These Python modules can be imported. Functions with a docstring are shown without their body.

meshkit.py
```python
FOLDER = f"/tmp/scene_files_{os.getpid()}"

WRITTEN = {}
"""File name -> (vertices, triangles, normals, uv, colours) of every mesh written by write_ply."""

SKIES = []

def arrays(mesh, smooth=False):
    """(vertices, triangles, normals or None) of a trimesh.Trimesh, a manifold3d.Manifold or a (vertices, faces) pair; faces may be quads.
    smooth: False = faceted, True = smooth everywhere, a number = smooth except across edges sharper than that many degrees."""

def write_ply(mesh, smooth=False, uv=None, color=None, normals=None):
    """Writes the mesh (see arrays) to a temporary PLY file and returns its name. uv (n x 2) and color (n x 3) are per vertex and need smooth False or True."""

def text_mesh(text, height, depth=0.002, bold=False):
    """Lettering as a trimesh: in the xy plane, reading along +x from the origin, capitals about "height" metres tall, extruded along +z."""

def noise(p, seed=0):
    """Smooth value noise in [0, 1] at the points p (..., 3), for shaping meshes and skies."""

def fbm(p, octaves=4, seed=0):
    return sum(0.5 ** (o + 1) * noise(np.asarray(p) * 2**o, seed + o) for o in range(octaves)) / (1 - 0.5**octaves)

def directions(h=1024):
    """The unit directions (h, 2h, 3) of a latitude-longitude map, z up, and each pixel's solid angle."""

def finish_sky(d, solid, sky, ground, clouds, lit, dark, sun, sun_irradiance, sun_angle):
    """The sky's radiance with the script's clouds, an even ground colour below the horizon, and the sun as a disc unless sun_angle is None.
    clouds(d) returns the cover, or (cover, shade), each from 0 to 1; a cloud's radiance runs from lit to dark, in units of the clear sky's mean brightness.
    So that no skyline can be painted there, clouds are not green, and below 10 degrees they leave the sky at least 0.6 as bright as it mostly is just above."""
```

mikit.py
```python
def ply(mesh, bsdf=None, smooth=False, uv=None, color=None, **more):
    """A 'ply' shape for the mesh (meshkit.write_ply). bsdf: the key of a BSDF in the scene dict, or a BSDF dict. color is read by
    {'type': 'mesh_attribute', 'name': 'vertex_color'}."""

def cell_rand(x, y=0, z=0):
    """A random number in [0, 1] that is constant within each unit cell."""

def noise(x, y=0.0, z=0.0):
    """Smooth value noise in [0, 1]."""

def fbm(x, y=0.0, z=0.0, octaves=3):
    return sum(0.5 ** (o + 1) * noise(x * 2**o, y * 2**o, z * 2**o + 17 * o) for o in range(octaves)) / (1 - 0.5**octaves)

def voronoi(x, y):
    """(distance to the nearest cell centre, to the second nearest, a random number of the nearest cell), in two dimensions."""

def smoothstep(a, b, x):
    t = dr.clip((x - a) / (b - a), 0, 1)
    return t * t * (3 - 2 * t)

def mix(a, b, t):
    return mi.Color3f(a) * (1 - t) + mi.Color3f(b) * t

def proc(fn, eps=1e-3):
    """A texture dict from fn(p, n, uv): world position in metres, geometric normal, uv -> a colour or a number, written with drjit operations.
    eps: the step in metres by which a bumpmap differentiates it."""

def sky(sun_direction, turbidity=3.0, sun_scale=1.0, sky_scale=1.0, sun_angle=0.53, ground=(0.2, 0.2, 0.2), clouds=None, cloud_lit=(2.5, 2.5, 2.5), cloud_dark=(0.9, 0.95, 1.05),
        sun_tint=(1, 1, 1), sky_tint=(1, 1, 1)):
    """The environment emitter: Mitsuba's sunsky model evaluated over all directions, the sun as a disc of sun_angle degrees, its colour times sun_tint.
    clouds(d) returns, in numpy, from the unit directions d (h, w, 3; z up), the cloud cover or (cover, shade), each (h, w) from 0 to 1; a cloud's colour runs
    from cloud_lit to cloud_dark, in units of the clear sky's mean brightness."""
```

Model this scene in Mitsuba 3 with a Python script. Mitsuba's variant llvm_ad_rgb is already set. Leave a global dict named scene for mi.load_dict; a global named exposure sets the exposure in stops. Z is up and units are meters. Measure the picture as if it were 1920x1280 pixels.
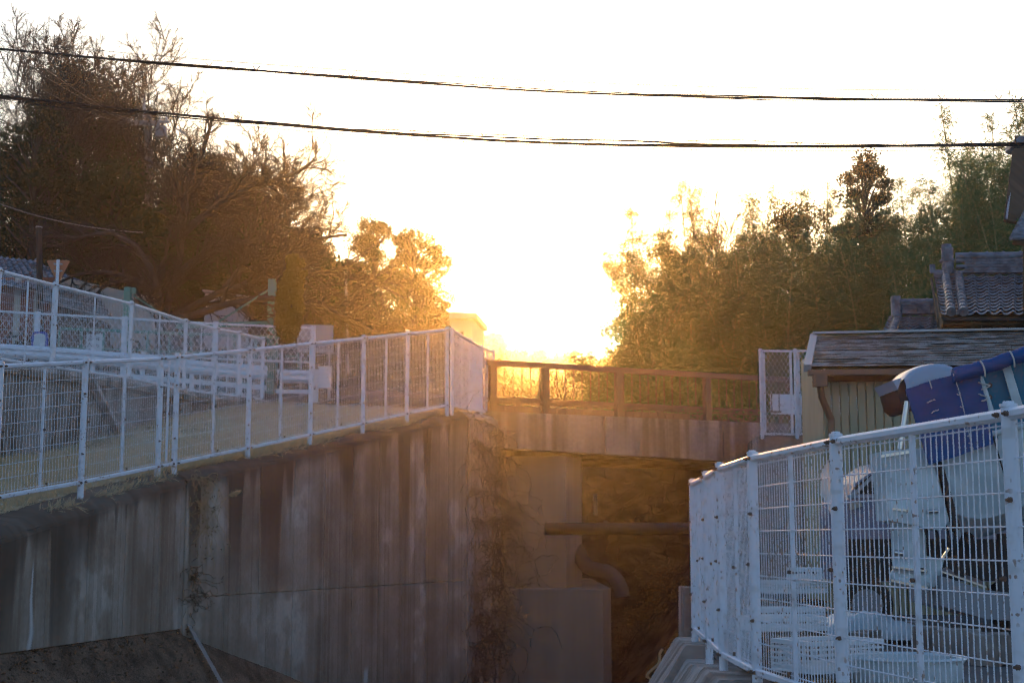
import math, numpy as np, trimesh, drjit as dr, mitsuba as mi, mikit, meshkit
from mikit import proc, noise, fbm, smoothstep, mix, ply
T = mi.ScalarTransform4f
scene, labels = {}, {}

# ---------------------------------------------------------------- camera, sky, air, exposure
F_PX, PITCH = 2667.0, math.atan(370 / 2667.0)          # a 50 mm lens on full frame, tilted up; eye at the origin
CT, ST = math.cos(PITCH), math.sin(PITCH)


def at(px, py, Y):
    """The point at the distance Y (metres along the channel) seen at the photograph's pixel (1920 x 1280)."""
    u, v = (px - 960) / F_PX, (640 - py) / F_PX
    d = np.array([u, CT - v * ST, ST + v * CT])
    return d * (Y / d[1])


SUN = at(1052, 596, 1.0)
exposure = 3.0
scene['camera'] = {'type': 'perspective', 'fov': 2 * math.degrees(math.atan(960 / F_PX)), 'fov_axis': 'x', 'near_clip': 0.05, 'far_clip': 3000.0,
                   'to_world': T().look_at(origin=[0, 0, 0], target=[0, CT, ST], up=[0, 0, 1]), 'medium': {'type': 'ref', 'id': 'haze_medium'}}
scene['sky'] = mikit.sky(SUN.tolist(), turbidity=5.0, sun_scale=1.9, sky_scale=1.0, sky_tint=(0.78, 1.0, 1.45), sun_angle=5.0, sun_tint=(1.0, 0.72, 0.42))
scene['haze_medium'] = {'type': 'homogeneous', 'albedo': {'type': 'rgb', 'value': [0.55, 0.54, 0.52]}, 'sigma_t': {'type': 'rgb', 'value': [0.0011, 0.0011, 0.0011]},
                        'phase': {'type': 'hg', 'g': 0.885}}
scene['haze'] = {'type': 'cube', 'to_world': T().translate([0, 190, 35.0]).scale([290, 230, 42.0]), 'bsdf': {'type': 'null'}, 'interior': {'type': 'ref', 'id': 'haze_medium'}}
labels['haze'] = {'label': 'warm evening haze filling the air of the valley', 'category': 'haze', 'kind': 'stuff'}

# ---------------------------------------------------------------- materials
def rgb(*c): return {'type': 'rgb', 'value': list(map(float, c))}
def mat(key, d, two=True): scene[key] = {'type': 'twosided', 'bsdf': d} if two else d
def prin(key, col, rough=0.6, **k): mat(key, {'type': 'principled', 'base_color': col if isinstance(col, dict) else rgb(*col), 'roughness': rough, 'specular': 0.4, **k})
def leafmat(key, col, trans=0.9):
    scene[key] = {'type': 'principledthin', 'base_color': rgb(*col), 'roughness': 0.7, 'spec_trans': 0.0, 'diff_trans': trans, 'eta': 1.3}


def white_fn(p, n, uv):
    d = smoothstep(0.54, 0.75, fbm(p.x * 9, p.y * 9, p.z * 14, 3)) * 0.38
    c = mix((.74, .78, .84), (.48, .45, .40), d)
    rust = smoothstep(.70, .80, noise(p.x * 52, p.y * 52, p.z * 40)) * smoothstep(.42, .62, noise(p.x * 4, p.y * 4, p.z * 4 + 9))
    return mix(c, (.26, .135, .075), rust * .8)
def conc_fn(p, n, uv):
    s, z = p.x * .395 + p.y * .919, p.z
    a = fbm(s * 9.0, z * .22, 3.0, 4)
    b = fbm(s * 1.7 + 7, z * .45, 9.0, 4)
    c = fbm(s * 30, z * 22, p.x * 3, 3)
    e = fbm(s * 2.2 + 31, z * 1.9, 4.0, 4)
    base = mix((.20, .150, .108), (.41, .335, .270), smoothstep(.22, .80, a * .28 + b * .34 + e * .38))
    base = mix(base, (.52, .45, .38), smoothstep(.56, .72, e) * .7 * smoothstep(.35, .6, b))
    base = mix(base, (.11, .080, .058), smoothstep(.60, .72, fbm(s * 14, z * .14, 8.0, 3)) * .28)
    base = base * (0.84 + 0.32 * c)
    top = dr.select(s < 16.45, -.30 + (s - 10.0) * .185, .88 + (s - 16.45) * .186)
    dep = top - z
    run = smoothstep(.50, .66, fbm(s * 2.1 + 3, z * .05, 5.0, 3))
    reach = .16 + 2.8 * run * noise(s * 1.3, 2.0, 0.0) + .25 * noise(s * 6, 1.0, z * .5)
    dirt = 1 - smoothstep(.0, 1.0, dep / dr.maximum(reach, .05) - .30)
    base = mix(base, (.060, .046, .034), dr.clip(dirt * .80, 0, 1))
    # pale lime runs
    wob = (noise(z * 3.0, 5.0, 1.0) - .5) * .06
    lime = (1 - smoothstep(.0, .025 + .05 * smoothstep(-.3, -1.2, z), dr.abs(s - 12.66 + wob))) * smoothstep(-.20, -.42, z) * smoothstep(11, 12, s) * (1 - smoothstep(14, 15, s))
    lime2 = (1 - smoothstep(.03, .10, dr.abs(s - 21.6 + wob))) * smoothstep(-2.1, -2.25, z)
    return mix(base, (.62, .62, .60), dr.clip((lime + lime2) * .75, 0, 1))
def plain_conc_fn(p, n, uv):
    a = fbm(p.x * 1.1 + p.y * .8, p.z * .5, p.y * .6, 4)
    c = fbm(p.x * 14, p.y * 14, p.z * 14, 3)
    s = fbm((p.x + p.y) * 5, p.z * .3, 1.0, 3)
    return mix((.15, .125, .105), (.34, .30, .27), smoothstep(.32, .68, .5 * a + .5 * s)) * (.75 + .5 * c)
def tan_fn(p, n, uv):
    a = fbm(p.x * 2 + p.y, p.z * .7, p.y * .6, 4)
    s = fbm((p.x + p.y) * 6, p.z * .4, 1.0, 3)
    return mix((.22, .18, .13), (.42, .35, .27), .6 * a + .4 * s)
def lining_fn(p, n, uv):
    a = fbm(p.x * 6 + p.z * 3, p.y * 6, p.z * 6, 4)
    b = fbm(p.x * .9, p.y * .9, p.z * .9, 3)
    g = noise(p.x * 60, p.y * 60, p.z * 60)
    return mix((.070, .042, .026), (.20, .130, .085), smoothstep(.3, .7, .45 * a + .4 * b + .15 * g)) * (.8 + .4 * g)
def moss_fn(p, n, uv):
    a = fbm(p.x * 9, p.y * 9, p.z * 9, 4)
    return mix((.045, .035, .025), (.15, .13, .10), smoothstep(.36, .74, a))
def grass_fn(p, n, uv):
    a = fbm(p.x * 1.3, p.y * 1.3, 0.0, 4)
    b = fbm(p.x * 16, p.y * 16, p.z * 16, 2)
    return mix((.13, .105, .066), (.66, .56, .39), smoothstep(.28, .72, .55 * a + .45 * b))
def soil_fn(p, n, uv):
    a = fbm(p.x * 2.2, p.y * 2.2, p.z * 2.2, 4)
    return mix((.024, .019, .014), (.075, .060, .042), smoothstep(.3, .7, a))
def asphalt_fn(p, n, uv):
    return mix((.05, .05, .052), (.11, .105, .10), fbm(p.x * 5, p.y * 5, p.z, 4))
def tile_fn(p, n, uv):
    a = fbm(p.x * 7, p.y * 7, p.z * 7, 3)
    return mix((.085, .098, .125), (.20, .225, .27), smoothstep(.25, .75, a))
def slate_fn(p, n, uv):
    a = fbm(p.x * 4.5, p.y * 9, p.z * 9, 4)
    return mix((.085, .070, .058), (.25, .245, .24), smoothstep(.34, .64, a))
def wood_fn(p, n, uv):
    a = fbm((p.x + p.y) * 9, p.z * 1.2, 0.0, 3)
    return mix((.055, .035, .020), (.13, .085, .05), a)
def bark_fn(p, n, uv):
    a = fbm(p.x * 6, p.y * 6, p.z * 1.6, 3)
    return mix((.025, .020, .018), (.075, .062, .052), a)
def beige_fn(p, n, uv):
    a = fbm(p.x * 3, p.y * 3, p.z * 1.2, 3)
    return mix((.33, .31, .20), (.43, .41, .28), a)
def tarp_fn(p, n, uv):
    a = fbm(p.x * 5, p.y * 5, p.z * 7, 4)
    return mix((.004, .046, .17), (.008, .080, .27), a)
def hull_fn(p, n, uv):
    a = fbm(p.x * 3, p.y * 3, p.z * 5, 4)
    return mix((.42, .50, .52), (.60, .68, .69), smoothstep(.3, .7, a))


prin('m_tan', proc(tan_fn), 0.95)
mat('m_white', {'type': 'principled', 'base_color': proc(white_fn), 'roughness': 0.42, 'specular': 0.45})
prin('m_conc', proc(conc_fn), 0.95, )
prin('m_plain', proc(plain_conc_fn), 0.95)
prin('m_lining', proc(lining_fn), 0.95)
prin('m_moss', proc(moss_fn), 1.0)
prin('m_grass', proc(grass_fn), 1.0)
prin('m_soil', proc(soil_fn), 1.0)
prin('m_asphalt', proc(asphalt_fn), 0.9)
prin('m_tile', proc(tile_fn), 0.38)
prin('m_slate', proc(slate_fn), 0.7)
prin('m_wood', proc(wood_fn), 0.8)
prin('m_bark', proc(bark_fn), 0.95)
prin('m_beige', proc(beige_fn), 0.6)
prin('m_tarp', proc(tarp_fn), 0.5)
prin('m_hull', proc(hull_fn), 0.35)
prin('m_bolt', (.13, .085, .06), 0.6)
prin('m_brown', (.17, .105, .070), 0.5)
prin('m_teal', (.02, .16, .26), 0.6)
prin('m_rope', (.55, .53, .48), 0.9)
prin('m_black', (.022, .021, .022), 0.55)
prin('m_cable', (.020, .019, .018), 0.6)
prin('m_steel', (.60, .58, .55), 0.22, metallic=1.0)
prin('m_galv', (.42, .44, .46), 0.5, metallic=0.6)
prin('m_dullpipe', (.07, .066, .062), 0.45)
prin('m_green', (.10, .30, .23), 0.5)
prin('m_rust', (.52, .20, .10), 0.7)
prin('m_redwall', (.34, .12, .075), 0.8)
prin('m_cream', (.62, .56, .47), 0.8)
prin('m_plastic', (.62, .66, .68), 0.4)
prin('m_pole', (.17, .16, .15), 0.8)
prin('m_board', (.42, .42, .42), 0.8)
prin('m_grey', (.24, .25, .27), 0.45)
prin('m_cowl', (.36, .41, .50), 0.25, clearcoat=0.6)
prin('m_car', (.22, .22, .30), 0.3, clearcoat=0.8)
prin('m_glass', (.02, .024, .03), 0.08)
prin('m_blue', (.05, .09, .42), 0.6)
prin('m_ink', (.05, .05, .08), 0.8)
prin('m_twig', (.042, .032, .027), 0.9)
prin('m_straw', (.36, .28, .16), 0.9)
prin('m_culm', (.20, .22, .08), 0.6)
leafmat('m_leaf_dark', (.036, .048, .024), 0.4)
leafmat('m_leaf_olive', (.065, .074, .030), 0.7)
leafmat('m_leaf_bamboo', (.105, .185, .062), 0.8)
leafmat('m_leaf_yew', (.12, .11, .028), 0.5)
leafmat('m_leaf_dry', (.09, .06, .036), 0.4)
leafmat('m_blade', (.60, .49, .31), 0.8)

# ---------------------------------------------------------------- mesh helpers
def unit(a):
    a = np.asarray(a, float)
    return a / (np.linalg.norm(a, axis=-1, keepdims=True) + 1e-12)


class MB:
    """Collects pieces of one mesh."""
    def __init__(self): self.v, self.f, self.n = [], [], 0
    def add(self, v, f):
        v, f = np.asarray(v, float).reshape(-1, 3), np.asarray(f, int)
        if f.shape[1] == 4: f = np.vstack([f[:, [0, 1, 2]], f[:, [0, 2, 3]]])
        self.v.append(v); self.f.append(f + self.n); self.n += len(v)
        return self
    def mesh(self): return np.vstack(self.v), np.vstack(self.f)
    def box(self, c, size, R=None):
        s = np.array([[x, y, z] for x in (-1, 1) for y in (-1, 1) for z in (-1, 1)], float) * np.asarray(size, float) / 2
        if R is not None: s = s @ np.asarray(R, float)          # rows of R are the axes
        return self.add(s + np.asarray(c, float), [[0, 1, 3], [0, 3, 2], [4, 6, 7], [4, 7, 5], [0, 4, 5], [0, 5, 1], [2, 3, 7], [2, 7, 6], [0, 2, 6], [0, 6, 4], [1, 5, 7], [1, 7, 3]])
    def sweep(self, p0, p1, poly, up=(0, 0, 1)):
        """The closed polygon (side, up) extruded from p0 to p1, with ends."""
        p0, p1 = np.asarray(p0, float), np.asarray(p1, float)
        d = unit(p1 - p0); a = np.cross(d, up)
        a = unit(a) if np.linalg.norm(a) > 1e-6 else np.array([1.0, 0, 0])
        b = np.cross(a, d); q = np.asarray(poly, float); k = len(q)
        ring = q[:, :1] * a + q[:, 1:] * b
        i = np.arange(k); j = (i + 1) % k
        f = np.vstack([np.stack([i, j, j + k], 1), np.stack([i, j + k, i + k], 1), np.stack([i * 0, j, i], 1)[1:-1], np.stack([i * 0 + k, i + k, j + k], 1)[1:-1]])
        return self.add(np.vstack([p0 + ring, p1 + ring]), f)
    def bar(self, p0, p1, w, h=None, up=(0, 0, 1), c=0.0):
        h = w if h is None else h; x, y = w / 2, h / 2
        if c: poly = [(-x + c, -y), (x - c, -y), (x, -y + c), (x, y - c), (x - c, y), (-x + c, y), (-x, y - c), (-x, -y + c)]
        else: poly = [(-x, -y), (x, -y), (x, y), (-x, y)]
        return self.sweep(p0, p1, poly, up)
    def rod(self, p0, p1, r, sides=8):
        a = np.arange(sides) * 2 * np.pi / sides + np.pi / sides
        return self.sweep(p0, p1, np.stack([np.cos(a), np.sin(a)], 1) * r, (0, 0, 1))
    def tube(self, pts, r, sides=6, cap=True):
        p = np.asarray(pts, float); r = np.broadcast_to(r, (len(p),))
        return self.tubes(p[None], r[None], sides, cap)
    def tubes(self, P, R, sides=4, cap=False):
        P, R = np.asarray(P, float), np.asarray(R, float)
        N, k = P.shape[:2]
        t = unit(np.gradient(P, axis=1))
        m = unit(P[:, -1] - P[:, 0])
        ref = np.where(np.abs(m[:, 2:]) < .8, [[0, 0, 1.0]], [[1.0, 0, 0]])[:, None]
        a = unit(np.cross(t, ref)); b = np.cross(t, a)
        g = np.arange(sides) * 2 * np.pi / sides
        V = P[:, :, None] + R[:, :, None, None] * (np.cos(g)[:, None] * a[:, :, None] + np.sin(g)[:, None] * b[:, :, None])
        i, j = np.meshgrid(np.arange(k - 1), np.arange(sides), indexing='ij')
        q = np.stack([i * sides + j, i * sides + (j + 1) % sides, (i + 1) * sides + (j + 1) % sides, (i + 1) * sides + j], -1).reshape(-1, 4)
        f = np.vstack([q[:, [0, 2, 1]], q[:, [0, 3, 2]]])
        if cap and sides > 2:
            s = np.arange(1, sides - 1)
            f = np.vstack([f, np.stack([s * 0, s, s + 1], 1), np.stack([s * 0, s + 1, s], 1) + (k - 1) * sides])
        F = (f[None] + (np.arange(N) * k * sides)[:, None, None]).reshape(-1, 3)
        return self.add(V.reshape(-1, 3), F)
    def grid(self, P):
        P = np.asarray(P, float); n, m = P.shape[:2]
        i, j = np.meshgrid(np.arange(n - 1), np.arange(m - 1), indexing='ij'); b = (i * m + j).ravel()
        return self.add(P.reshape(-1, 3), np.stack([b, b + 1, b + m + 1, b + m], 1))
    def quad(self, *p): return self.add(p, [[0, 1, 2, 3]])
    def poly(self, pts, depth):
        """A polygon (roughly planar, in order) given thickness along the vector depth."""
        from shapely.geometry import Polygon
        p = np.asarray(pts, float); k = len(p); dv = np.asarray(depth, float)
        nrm = unit(dv); a = unit(np.cross(nrm, [0, 0, 1]) if abs(nrm[2]) < .9 else np.cross(nrm, [1, 0, 0])); b = np.cross(nrm, a)
        v2, tri = trimesh.creation.triangulate_polygon(Polygon(np.stack([p @ a, p @ b], 1)), engine='earcut')
        near = np.linalg.norm(v2[:, None] - np.stack([p @ a, p @ b], 1)[None], axis=-1).argmin(1)
        tri = near[tri]; i = np.arange(k); j = (i + 1) % k
        f = np.vstack([tri, tri[:, ::-1] + k, np.stack([i, j, j + k], 1), np.stack([i, j + k, i + k], 1)])
        return self.add(np.vstack([p, p + dv]), f)
    def leaves(self, C, D, S, L, W):
        """Rhombic leaves: centres C, long axes D, side axes S, length and width."""
        L, W = np.broadcast_to(L, len(C))[:, None] / 2, np.broadcast_to(W, len(C))[:, None] / 2
        V = np.stack([C - D * L, C + S * W, C + D * L, C - S * W], 1)
        f = np.array([[0, 1, 2], [0, 2, 3]])
        return self.add(V.reshape(-1, 3), (f[None] + (np.arange(len(C)) * 4)[:, None, None]).reshape(-1, 3))


def E(name, m, bsdf, parent=None, smooth=False, **lab):
    """ONE entry of the scene, keyed parent + '__' + name (numbered when taken)."""
    key = base = (parent + '__' if parent else '') + name; k = 0
    while key in scene or key in USED: k += 1; key = f'{base}_{k:03d}'
    USED.add(key)
    scene[key] = ply(m.mesh() if isinstance(m, MB) else m, bsdf, smooth)
    if lab: labels[key] = lab
    return key


USED = set()
def thing(name, label, category, group=None, **more):
    key = base = name; k = 0
    while key in USED: k += 1; key = f'{base}_{k:03d}'
    USED.add(key); labels[key] = {'label': label, 'category': category, **({'group': group} if group else {}), **more}
    return key


def struct(name, m, bsdf, label, category, smooth=False): return E(name, m, bsdf, None, smooth, label=label, category=category, kind='structure')
def stuff(name, m, bsdf, label, category, smooth=False): return E(name, m, bsdf, None, smooth, label=label, category=category, kind='stuff')
def V3(*a): return np.array(a, float)
def lerp(a, b, t): return np.asarray(a) * (1 - t) + np.asarray(b) * t
def interp_path(pts, n):
    p = np.asarray(pts, float); s = np.r_[0, np.cumsum(np.linalg.norm(np.diff(p, axis=0), axis=1))]
    u = np.linspace(0, s[-1], n)
    return np.stack([np.interp(u, s, p[:, k]) for k in range(p.shape[1])], 1)
def smooth_path(pts, n):
    from scipy.interpolate import CubicSpline
    p = np.asarray(pts, float); s = np.r_[0, np.cumsum(np.linalg.norm(np.diff(p, axis=0), axis=1))]
    return CubicSpline(s, p)(np.linspace(0, s[-1], n))
# ---------------------------------------------------------------- ground, banks and channel
rng = np.random.default_rng(11)
NA, DA = V3(.919, -.395, 0), V3(.395, .919, 0)          # wall along the channel: outward normal and direction
NB, DB = V3(.977, -.215, 0), V3(.2145, .9767, 0)
A0, A1 = V3(-4.47, 19.80, 0), V3(-.85, 28.22, 0)
B1 = V3(-4.50, 19.95, 0); B0 = B1 - DB * 11
C1 = V3(-.25, 34.4, 0)
def bump(P, a, f=1.5, seed=3):
    P = np.asarray(P, float).copy(); P[..., 2] += (meshkit.fbm(P * f, 3, seed) - .5) * a
    return P
def patch(rows, m, f=1.0, a=0.0, seed=3):
    """A sheet ruled between poly-lines: rows = list of (n,3) lines with the same count, m = steps between lines."""
    R = [np.asarray(r, float) for r in rows]; out = []
    for p, q in zip(R[:-1], R[1:]): out += [lerp(p, q, t) for t in np.linspace(0, 1, m, endpoint=False)]
    return bump(np.array(out + [R[-1]]), a, f, seed)

L1 = interp_path([(-7.1, 10, -1.0), (-5.62, 17.6, .50), (-4.95, 19.9, .88), (-1.45, 27.9, 2.45), (-1.15, 30.6, 2.66), (-.75, 34.2, 2.92)], 60)
L2 = interp_path([(-12.0, 10, .2), (-9.5, 20.5, .9), (-8.55, 25.5, 1.45), (-7.6, 29.5, 2.35), (-6.55, 33.8, 3.15), (-6.0, 36.6, 3.42)], 60)
UF = [at(-90, 478, 21.6), at(0, 505, 23.8), at(103, 532, 25.5), at(247, 567, 28.3), at(349, 600, 30.7), at(406, 614, 32.3), at(449, 622, 33.5), at(494, 634, 35.0)]
UF = [p - V3(0, 0, 1.58) for p in UF]                    # feet of the upper fence
grass = patch([L1, L2], 30, 1.2, .14)
struct('grass_bank', MB().grid(grass), 'm_grass', 'sloping bank of dry winter grass behind the lower left fence', 'bank', True)
U = interp_path([UF[0] + (UF[0] - UF[1]) * 5] + UF + [V3(-5.9, 37.0, 3.45)], 60)
# wall that carries the upper road, with its rough face
lo = interp_path([L2[0]] + list(L2[::6]) + [L2[-1]], 60) - V3(0, 0, .3)
face = patch([lo, U + V3(-.06, .0, -.06)], 14, 2.2, .0)
face += (meshkit.fbm(face * 3.0, 4, 5)[..., None] - .5) * V3(.22, -.12, 0)
wl = thing('stone_wall', 'dark rough retaining wall under the upper left fence beside the dry grass', 'wall')
E('facing', MB().grid(face), 'm_plain', wl, True)
for k in (6, 20, 32, 41):
    s = face[0, k] + V3(.10, -.06, 0); e_ = face[-1, min(k - 5, 59)] + V3(.10, -.06, 0)
    E('rib', MB().bar(s, e_, .16, .10), 'm_plain', wl)
E('coping', MB().tubes(np.array([U + V3(.0, -.02, -.07)]), np.full((1, 60), .11), 6), 'm_plain', wl)
UB = U.copy(); UB[:, 0] -= 1.0; UB[:, 2] += .02
far_l = np.stack([np.full(60, -70.0), np.linspace(-2, 44, 60), np.linspace(3.4, 6.5, 60)], 1)
mid_l = np.stack([U[:, 0] - 6.0, U[:, 1] + 2.0, U[:, 2] + .25], 1)
struct('upper_road', MB().grid(patch([U + V3(0, 0, -.03), UB, mid_l, far_l], 6, .5, .02)), 'm_asphalt', 'asphalt road climbing behind the upper left fence', 'road', True)
def hill_z(x, y):
    s = np.clip((y - 36) / 8, 0, 1)
    return 3.35 + 1.0 * s * s * (3 - 2 * s) + np.maximum(y - 42, 0) * .125 + np.maximum(-x - 12, 0) * .10 * s + np.clip(y - 110, 0, 99) * .04
gx, gy = np.meshgrid(np.r_[np.linspace(-118, -40, 30), np.linspace(-38, -.9, 50)], np.r_[np.linspace(34.6, 60, 30), np.linspace(62, 150, 40)])
struct('hillside', MB().grid(bump(np.stack([gx, gy, hill_z(gx, gy)], -1), .5, .35)), 'm_soil', 'wooded hillside rising on the left beyond the road', 'hill', True)
# far ridge closing the valley, under the sun
rx = np.linspace(-270, 270, 220); RY = 330.0
prof = np.interp(rx, [-270, -100, -30, -14, -4, 4, 14, 24, 40, 100, 270], [66, 60, 50.5, 49, 46.5, 44.0, 43.0, 43.5, 46, 58, 66]) - 1.6
prof = prof + (meshkit.fbm(np.stack([rx * .12, rx * 0, rx * 0], -1), 4, 2) - .5) * 2.4
ridge = np.stack([np.stack([rx, np.full(220, y), prof * k - o], -1) for y, k, o in ((152.0, 0, 5), (200, .10, 1), (260, .5, 0), (RY, 1, 0), (400, .9, 0))], 0)
struct('ridge', MB().grid(bump(ridge, 1.2, .12)), 'm_soil', 'low far ridge closing the valley under the sun', 'hill', True)
mx = np.linspace(-8, 16, 40); mt = np.interp(mx, [-8, -3, 0, 3, 8, 16], [12.6, 11.8, 10.6, 10.2, 10.4, 11.0])
rise = np.stack([np.stack([mx, np.full(40, y), mt * k - o], -1) for y, k, o in ((70.0, .0, 3), (80, .62, 0), (90, 1, 1.0), (110, .9, 1))], 0)
struct('rise', MB().grid(bump(rise, .5, .4)), 'm_soil', 'low wooded rise beyond the bridge under the sun', 'hill', True)
# yard on the right
def yard_x(y): return np.interp(y, [2, 3.0, 4.75, 6.8, 8.75, 10.6, 12.2, 13.8, 15.6, 34.6], [3.3, 3.1, 2.66, 2.43, 2.04, 1.83, 1.82, 1.92, 2.02, 6.0]) + .05
gy = np.linspace(2, 34.6, 60); yx = yard_x(gy)
struct('yard', MB().grid(bump(np.stack([lerp(yx[:, None], 45.0, np.linspace(0, 1, 60)[None] ** 2), np.repeat(gy[:, None], 60, 1), np.full((60, 60), -1.16)], -1), .05, .8)), 'm_asphalt', 'grey yard behind the right fence', 'yard', True)
gy = np.linspace(15.4, 37.5, 50); yx = yard_x(gy); v = np.linspace(0, 1, 20)[None]
sb_ = np.stack([yx[:, None] - v * 3.2 + .04, np.repeat(gy[:, None], 20, 1), (-1.17 - v ** .8 * 4.1) + yx[:, None] * 0], -1)
struct('brush_bank', MB().grid(bump(sb_, .5, .9, 4)), 'm_soil', 'brush covered bank between the right blocks and the bridge', 'bank', True)
gx, gy = np.meshgrid(np.r_[np.linspace(4.2, 30, 40), np.linspace(32, 118, 40)], np.r_[np.linspace(36.9, 60, 30), np.linspace(62, 150, 30)])
hz = 2.7 + np.maximum(gy - 44, 0) * .12 + np.maximum(gx - 12, 0) * .06
struct('grove_slope', MB().grid(bump(np.stack([gx, gy, hz], -1), .5, .35)), 'm_soil', 'slope under the bamboo grove on the right', 'hill', True)
# brush bank seen under the bridge
gx, gy = np.meshgrid(np.linspace(-4, 8, 60), np.linspace(36.5, 66, 60))
bz = np.maximum(np.maximum((gx - 1.9) * 1.25, (gy - 41.5) * .95) - 5.0, np.maximum((-1.5 - gx) * 1.2, 0) - 5.05)
bz = np.minimum(bz, 2.65)
bank = bump(np.stack([gx, gy, bz], -1), .7, .8, 8)
struct('river_bank', MB().grid(bank), 'm_soil', 'steep river bank with dead brush seen beneath the bridge', 'bank', True)
struct('ground', MB().quad((-280, -35, -5.2), (280, -35, -5.2), (280, 410, -5.2), (-280, 410, -5.2)), 'm_soil', 'bed of the river channel at the bottom', 'ground')

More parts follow.
